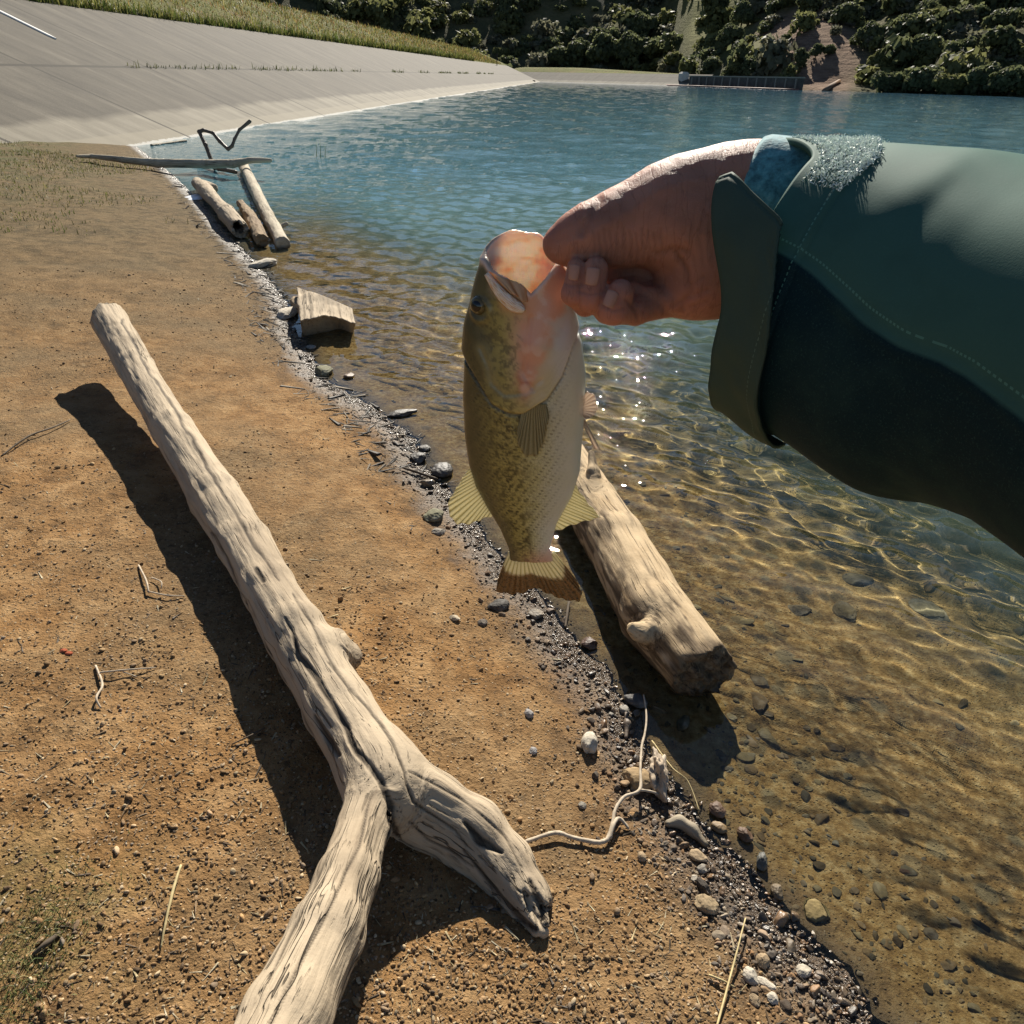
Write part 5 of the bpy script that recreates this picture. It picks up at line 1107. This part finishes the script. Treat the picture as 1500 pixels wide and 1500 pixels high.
def crown_geo(seed, n=1000, tall=1., q=.17):
    r_ = np.random.default_rng(seed); nl = 13; lob = r_.normal(0, 1, (nl, 3)); lob /= np.linalg.norm(lob, axis=1, keepdims=True); lob *= r_.uniform(.25, .72, (nl, 1)); lob[:, 2] = lob[:, 2]*.7*tall+.62*tall; lr = r_.uniform(.26, .48, nl)
    k = r_.integers(0, nl, n); d = r_.normal(0, 1, (n, 3)); d /= np.linalg.norm(d, axis=1, keepdims=True); d[:, 2] = np.where(d[:, 2] < -.5, -d[:, 2], d[:, 2]); P = lob[k]+d*(lr[k]*r_.uniform(.72, 1.2, n))[:, None]; P[:, 2] = np.maximum(P[:, 2], .04)
    nn = d+r_.normal(0, .55, (n, 3)); nn /= np.linalg.norm(nn, axis=1, keepdims=True); a = np.cross(nn, r_.normal(0, 1, (n, 3))); a /= np.linalg.norm(a, axis=1, keepdims=True); b = np.cross(nn, a); s = q*r_.uniform(.5, 1.1, (n, 1))
    V = np.stack([P-a*s-b*s*.6, P+a*s*.8-b*s, P+a*s+b*s*.7+nn*s*.3, P-a*s*.7+b*s], 1).reshape(-1, 3); F = np.arange(n*4).reshape(n, 4); return V, F, np.repeat(r_.uniform(0, 1, n)**1.5, 4)
CG = [crown_geo(60+i, 2400, [1, .85, 1.25, .7, 1.5][i], .105) for i in range(5)]
PROTO = {}
def proto(i, m):
    if (i, m) not in PROTO:
        V, F, w = CG[i]; me = mesh('crown', V, F, LEAF[m], smooth=False, attrs={'leafy': w}); d = me.data; bpy.data.objects.remove(me); PROTO[(i, m)] = d
    return PROTO[(i, m)]
parts = [tube([(0, 0, -.15), (.03, 0, .25), (-.02, .03, .6), (.05, .02, 1.0)], [.07, .055, .04, .015], 7)]+[tube([(0, 0, .3+.1*k), (.25*math.cos(2.1*k), .25*math.sin(2.1*k), .55+.1*k), (.5*math.cos(2.1*k+.2), .5*math.sin(2.1*k+.2), .7+.1*k)], [.03, .022, .008], 5) for k in range(3)]
tv, tf = join(parts); _t = mesh('trunk', tv, tf, BARKM); TRUNK = _t.data; bpy.data.objects.remove(_t)
def tree(px, py, rpx, var, mat, label, name='tree', cat='tree', group=None):
    p = hithill(px, py)
    if p is None: return
    D = depth_of(p); s = rpx*D/FOC; e = empty(name, (p[0], p[1], p[2]-.06*s)); tag(e, label, cat, group)
    for nm, d in (('crown', proto(var, mat)), ('trunk', TRUNK)):
        o = bpy.data.objects.new(nm, d); COL.objects.link(o); o.parent = e; o.scale = (s, s, s*(1.0)); o.rotation_euler = (0, 0, (px*1.7+py) % 6.28)
TREES = [(815,97,20,1,0,'low dark tree at the left end of the dark grove behind the dam corner'), (846,95,24,0,0,'dark rounded tree second from left in the grove behind the dam corner'), (880,99,27,2,0,'tall dark tree in the middle of the grove behind the dam'),
    (925,100,33,0,0,'broad dark oak directly behind the pale block on the dam'), (962,101,25,2,0,'tall dark oak at the right end of the dark grove'), (890,72,26,3,0,'dark tree crown rising behind the middle of the grove'), (940,62,27,0,0,'dark tree crown rising highest above the broad oak'), (990,98,15,1,1,'light olive bush beside the grove at the dam end'),
    (835,108,9,3,1,'small light bush in front of the grove near the dam corner'), (735,85,13,3,1,'small olive bush left of the stone post above the dam'), (1043,38,26,4,0,'tall dark tree standing in the bright green hillside patch'), (1085,40,20,2,0,'dark tree at the edge of the bright hillside patch'), (1068,70,22,0,0,'dark wide bush under the tall hillside tree'),
    (1078,108,13,3,1,'round light green bush standing above the retaining wall'), (1112,106,15,2,0,'dark bush at the left foot of the bare earth slope'), (1040,104,14,1,0,'dark bush above the left half of the retaining wall'), (1172,100,13,4,0,'dark narrow bush in the middle of the bare earth slope'), (1194,86,12,2,0,'dark bush on the bare earth slope, upper right of the narrow one'), (1215,80,10,1,0,'small dark bush on the right part of the bare earth slope'), (1150,62,10,3,0,'small dark bush near the top of the bare earth slope'),
    (1300,135,25,3,0,'low dark waterside bush beginning the brush right of the beach'), (1345,137,28,1,0,'dark waterside bush second from the beach'), (1390,139,26,3,1,'lighter olive waterside bush among dark brush'), (1432,140,30,0,0,'big dark rounded waterside bush'), (1478,141,30,1,0,'dark waterside bush at the right edge of the picture'), (1290,108,22,0,1,'olive tree behind the first waterside bush'), (1340,100,27,2,0,'tall dark tree behind the second waterside bush'), (1400,100,28,0,0,'round dark tree above the lighter waterside bush'), (1460,95,30,2,0,'tall dark tree above the big waterside bush'),
    (1275,70,24,0,0,'dark tree right above the bare earth slope'), (1330,55,24,1,0,'dark wide tree high on the right hillside'), (1400,50,25,0,2,'grey green tree high on the right hillside'), (1465,45,26,3,0,'dark tree high at the right picture edge'), (1235,36,22,1,0,'dark tree over the top right of the bare earth slope'), (1180,22,20,0,0,'dark tree over the top of the bare earth slope')]
for a in TREES: tree(*a)
# the rest of the scrub on the hills: one mass nobody could count
def brush():
    r_ = np.random.default_rng(77); Vs = []; Fs = []; Ws = []; Ms = []; o = 0; small = [crown_geo(90+i, 330, .8, .145) for i in range(6)]
    n = 0; N = 10000
    r = 95*(5.0)**r_.uniform(0, 1, N); a = r_.uniform(-62, 62, N); x = r*np.sin(np.radians(a)); y = r*np.cos(np.radians(a)); q = r-far_r(a); z = hill_z(x, y)
    sw, px, py = scar_w(x, y, z); lw = sstep(75, 35, np.abs(px-1050))*sstep(105, 45, py)
    dens = (1-.93*sw)*(1-.2*lw)*np.where((px > 985) & (px < 1290) & (q < 9), 0, 1); m = (q > 2.5) & (q < 170) & (r_.uniform(0, 1, N) < dens)
    for X_, Y_, Z_, R_, l_ in zip(x[m], y[m], z[m], r[m], lw[m]):
        s = min(5.2, 1.0+r_.gamma(2.0, .75))*(R_/170)**.45*(.8 if l_ > .5 else 1); V, F, w = small[r_.integers(0, 6)]; an = r_.uniform(0, 6.28); c, s_ = math.cos(an), math.sin(an)
        Vs.append(np.stack([V[:, 0]*c-V[:, 1]*s_, V[:, 0]*s_+V[:, 1]*c, V[:, 2]*r_.uniform(.7, 1.2)], 1)*s+np.array([X_, Y_, Z_-.25*s])); Fs.append(F+o); o += len(V); Ws.append(w); k = r_.choice(3, p=[.4, .3, .3] if l_ < .4 else [.15, .8, .05]); Ms.append(np.full(len(F), k))
    ob = mesh('hillside_brush', np.concatenate(Vs), np.concatenate(Fs), LEAF, smooth=False, attrs={'leafy': np.concatenate(Ws)}); ob.data.polygons.foreach_set('material_index', np.concatenate(Ms).astype(np.int32)); tag(ob, kind='stuff')
brush()
# ---- dam furniture
def box(c, sx, sy, sz, ex=(1, 0, 0), bev=.0):
    ex = np.asarray(ex, float); ex /= np.linalg.norm(ex); ey = np.cross([0, 0, 1.], ex); b = min(bev, sx/3, sy/3, sz/3); V = []; F = []
    for z, k in ((0, 0), (sz-b, 0), (sz, b)):
        for u, v in ((-1, -1), (1, -1), (1, 1), (-1, 1)): V.append(np.asarray(c)+ex*u*(sx/2-k)+ey*v*(sy/2-k)+np.array([0, 0, z]))
    for l in (0, 1): F += [[l*4+k, l*4+(k+1) % 4, (l+1)*4+(k+1) % 4, (l+1)*4+k] for k in range(4)]
    F += [[3, 2, 1, 0], [8, 9, 10, 11]]; return np.array(V), F
CONC = plain('block_concrete', (.22,.20,.17), .9, .3, 3, bump=.5, bd=.02); PALEC = plain('pale_block', (.55,.52,.46), .9, .15, 3)
def dam_at(px, py):
    """where the line of sight meets the dam face"""
    d = ray(px, py); n = np.cross(np.array([*DV, 0]), np.array([*LV, SL])); n /= np.linalg.norm(n); q = damp(0, L0, 0); return CAM+d*(((q-CAM) @ n)/(d @ n))
p = dam_at(771, 103); s = depth_of(p)/FOC
V, F = join([box(p-np.array([0, 0, .6]), 11*s, 2.6, 18*s+.6, (1, 0, 0), .1), box(p+np.array([4*s, -1.6, -.6]), 5*s, 1.2, 9*s+.6, (1, 0, 0), .08)]); o = mesh('concrete_post', V, F, CONC, smooth=False); rebase(o, p); tag(o, 'dark square concrete post at the top far end of the dam face', 'post')
pq = KA+ke*((onz(938, 122)[0]-KA[0])/ke[0])+kn*3.2; p = np.array([*pq, SL*3.2]); s = depth_of(p)/FOC
V, F = join([box(p-np.array([0, 0, .5]), 11*s, 2, 8*s+.5, (1, .2, 0), .15), box(p+np.array([0, 0, 8*s-.15]), 8*s, 1.5, 2.2*s, (1, .2, 0), .12)]); o = mesh('concrete_block', V, F, PALEC, smooth=False); rebase(o, p); tag(o, 'small pale concrete block on the far corner face of the dam', 'block')
p = damp(118, 19.6, SL*9.2); D = depth_of(p); v = p-CAM
b = dam_at(728, 96); 
V, F = tube([b+np.array([0, 0, -.4]), b+np.array([0, 0, 1.4]), b+np.array([.02, 0, 15*depth_of(b)/FOC])], [.09, .08, .08], 8); o = mesh('thin_post', V, F, plain('dark_metal', (.05,.045,.04), .6, .2, 5)); rebase(o, b); tag(o, 'thin dark post standing in grass above the dam', 'post')
A = dam_at(-60, -12); B = dam_at(82, 58); u_ = (B-A)/np.linalg.norm(B-A); w_ = np.array([*DV, 0.]); n_ = np.cross(w_, u_); n_ = n_ if n_[2] > 0 else -n_
V = []
for f_, hw_ in ((0, .085), (.5, .085), (.93, .075), (1, .02)):
    c_ = A*(1-f_)+B*f_
    for sx, hz in ((-1, -.02), (-1, .03), (-.6, .045), (.6, .045), (1, .03), (1, -.02)): V.append(c_+w_*sx*hw_+n_*hz)
F = [[i*6+k, i*6+k+1, (i+1)*6+k+1, (i+1)*6+k] for i in range(3) for k in range(5)]+[[0, 1, 2, 3, 4, 5], [23, 22, 21, 20, 19, 18]]
o = mesh('white_pipe', np.array(V), F, plain('white_paint', (.80,.79,.75), .6, .05, 5), smooth=False); rebase(o, B); tag(o, 'white half pipe running down the concrete dam at the upper left corner', 'pipe')
for x, y, w, lab in ((782,119,5,'dark lump on the water edge near the far corner of the dam'), (812,117,4,'dark lump on the concrete right of the far dam corner')):
    p = onz(x, y, .25); s = depth_of(p)/FOC; V = facet(I2, 6, x)*np.array([w*s/2, w*s/3, 3*s/2])+p; o = mesh('dark_rock', V, IF2, STONE, cols=np.tile(np.array([.03,.025,.02]), (len(V), 1)), attrs={'wet': np.zeros(len(V))}); rebase(o, p-np.array([0, 0, .3])); tag(o, lab, 'rock')
# retaining wall with posts, floating boom, ramp
W0 = onz(1000, 126.0); W1 = onz(1163, 132.0); wd = (W1-W0)/np.linalg.norm(W1-W0); wl = np.linalg.norm(W1-W0); s0 = depth_of(W0)/FOC; Hh = 14*s0*.86
e = empty('retaining_wall', W0); tag(e, 'long dark retaining wall with pale ribs along the far shore', 'wall')
WALL = plain('wall_dark', (.085,.075,.065), .9, .35, 1.2); back = np.array([-wd[1], wd[0], 0]); back = back if back[1] > 0 else -back
V, F = box((W0+W1)/2+back*1.6-np.array([0, 0, .5]), wl, .4, Hh+.5, wd); child(mesh('wall_panel', V, F, WALL, smooth=False), e)
V, F = box((W0+W1)/2+back*1.6+np.array([0, 0, Hh]), wl+.2, .6, .22, wd); child(mesh('coping', V, F, plain('coping', (.26,.23,.18), .9), smooth=False), e)
for k in range(13):
    V, F = box(W0+wd*(wl*(k+.5)/13)+back*1.28-np.array([0, 0, .5]), .28, .22, Hh+.45, wd); child(mesh('rib', V, F, plain('rib', (.22,.20,.17), .9) if k == 0 else bpy.data.materials['rib'], smooth=False), e)
V, F = tube([W0-wd*8-back*.5+np.array([0, 0, .06])]+[W0+wd*wl*f-back*(.6+.3*math.sin(f*9))+np.array([0, 0, .06]) for f in np.linspace(0, 1.05, 12)], [.16]*13, 8); o = mesh('floating_boom', V, F, plain('boom_red', (.16,.07,.055), .7, .3, 2)); rebase(o, W0); tag(o, 'dull red floating boom lying along the foot of the far wall', 'boom')
R0 = onz(1206, 133.3); D = depth_of(R0); R1 = atd(1229, 119, D+9); V, F = tube([R0+np.array([0, 0, -.1]), (R0+R1)/2, R1], [.42, .4, .36], 6); o = mesh('fallen_pole', V, F, plain('pole_brown', (.20,.13,.085), .9, .3, 1)); rebase(o, R0); tag(o, 'brown pole slanting down to the water right of the far wall', 'pole')
G0 = onz(912, 121.5); V, F = tube([atd(911, 114, depth_of(G0)-1)+0*up, atd(922, 119.5, depth_of(G0)-1.5), atd(936, 121.5, depth_of(G0)-2)], [.35, .35, .3], 6); o = mesh('slanted_beam', V, F, bpy.data.materials['pole_brown']); rebase(o, V[np.argmin(V[:, 2])]); tag(o, 'dark slanted beam on the far corner of the dam by the water', 'beam')
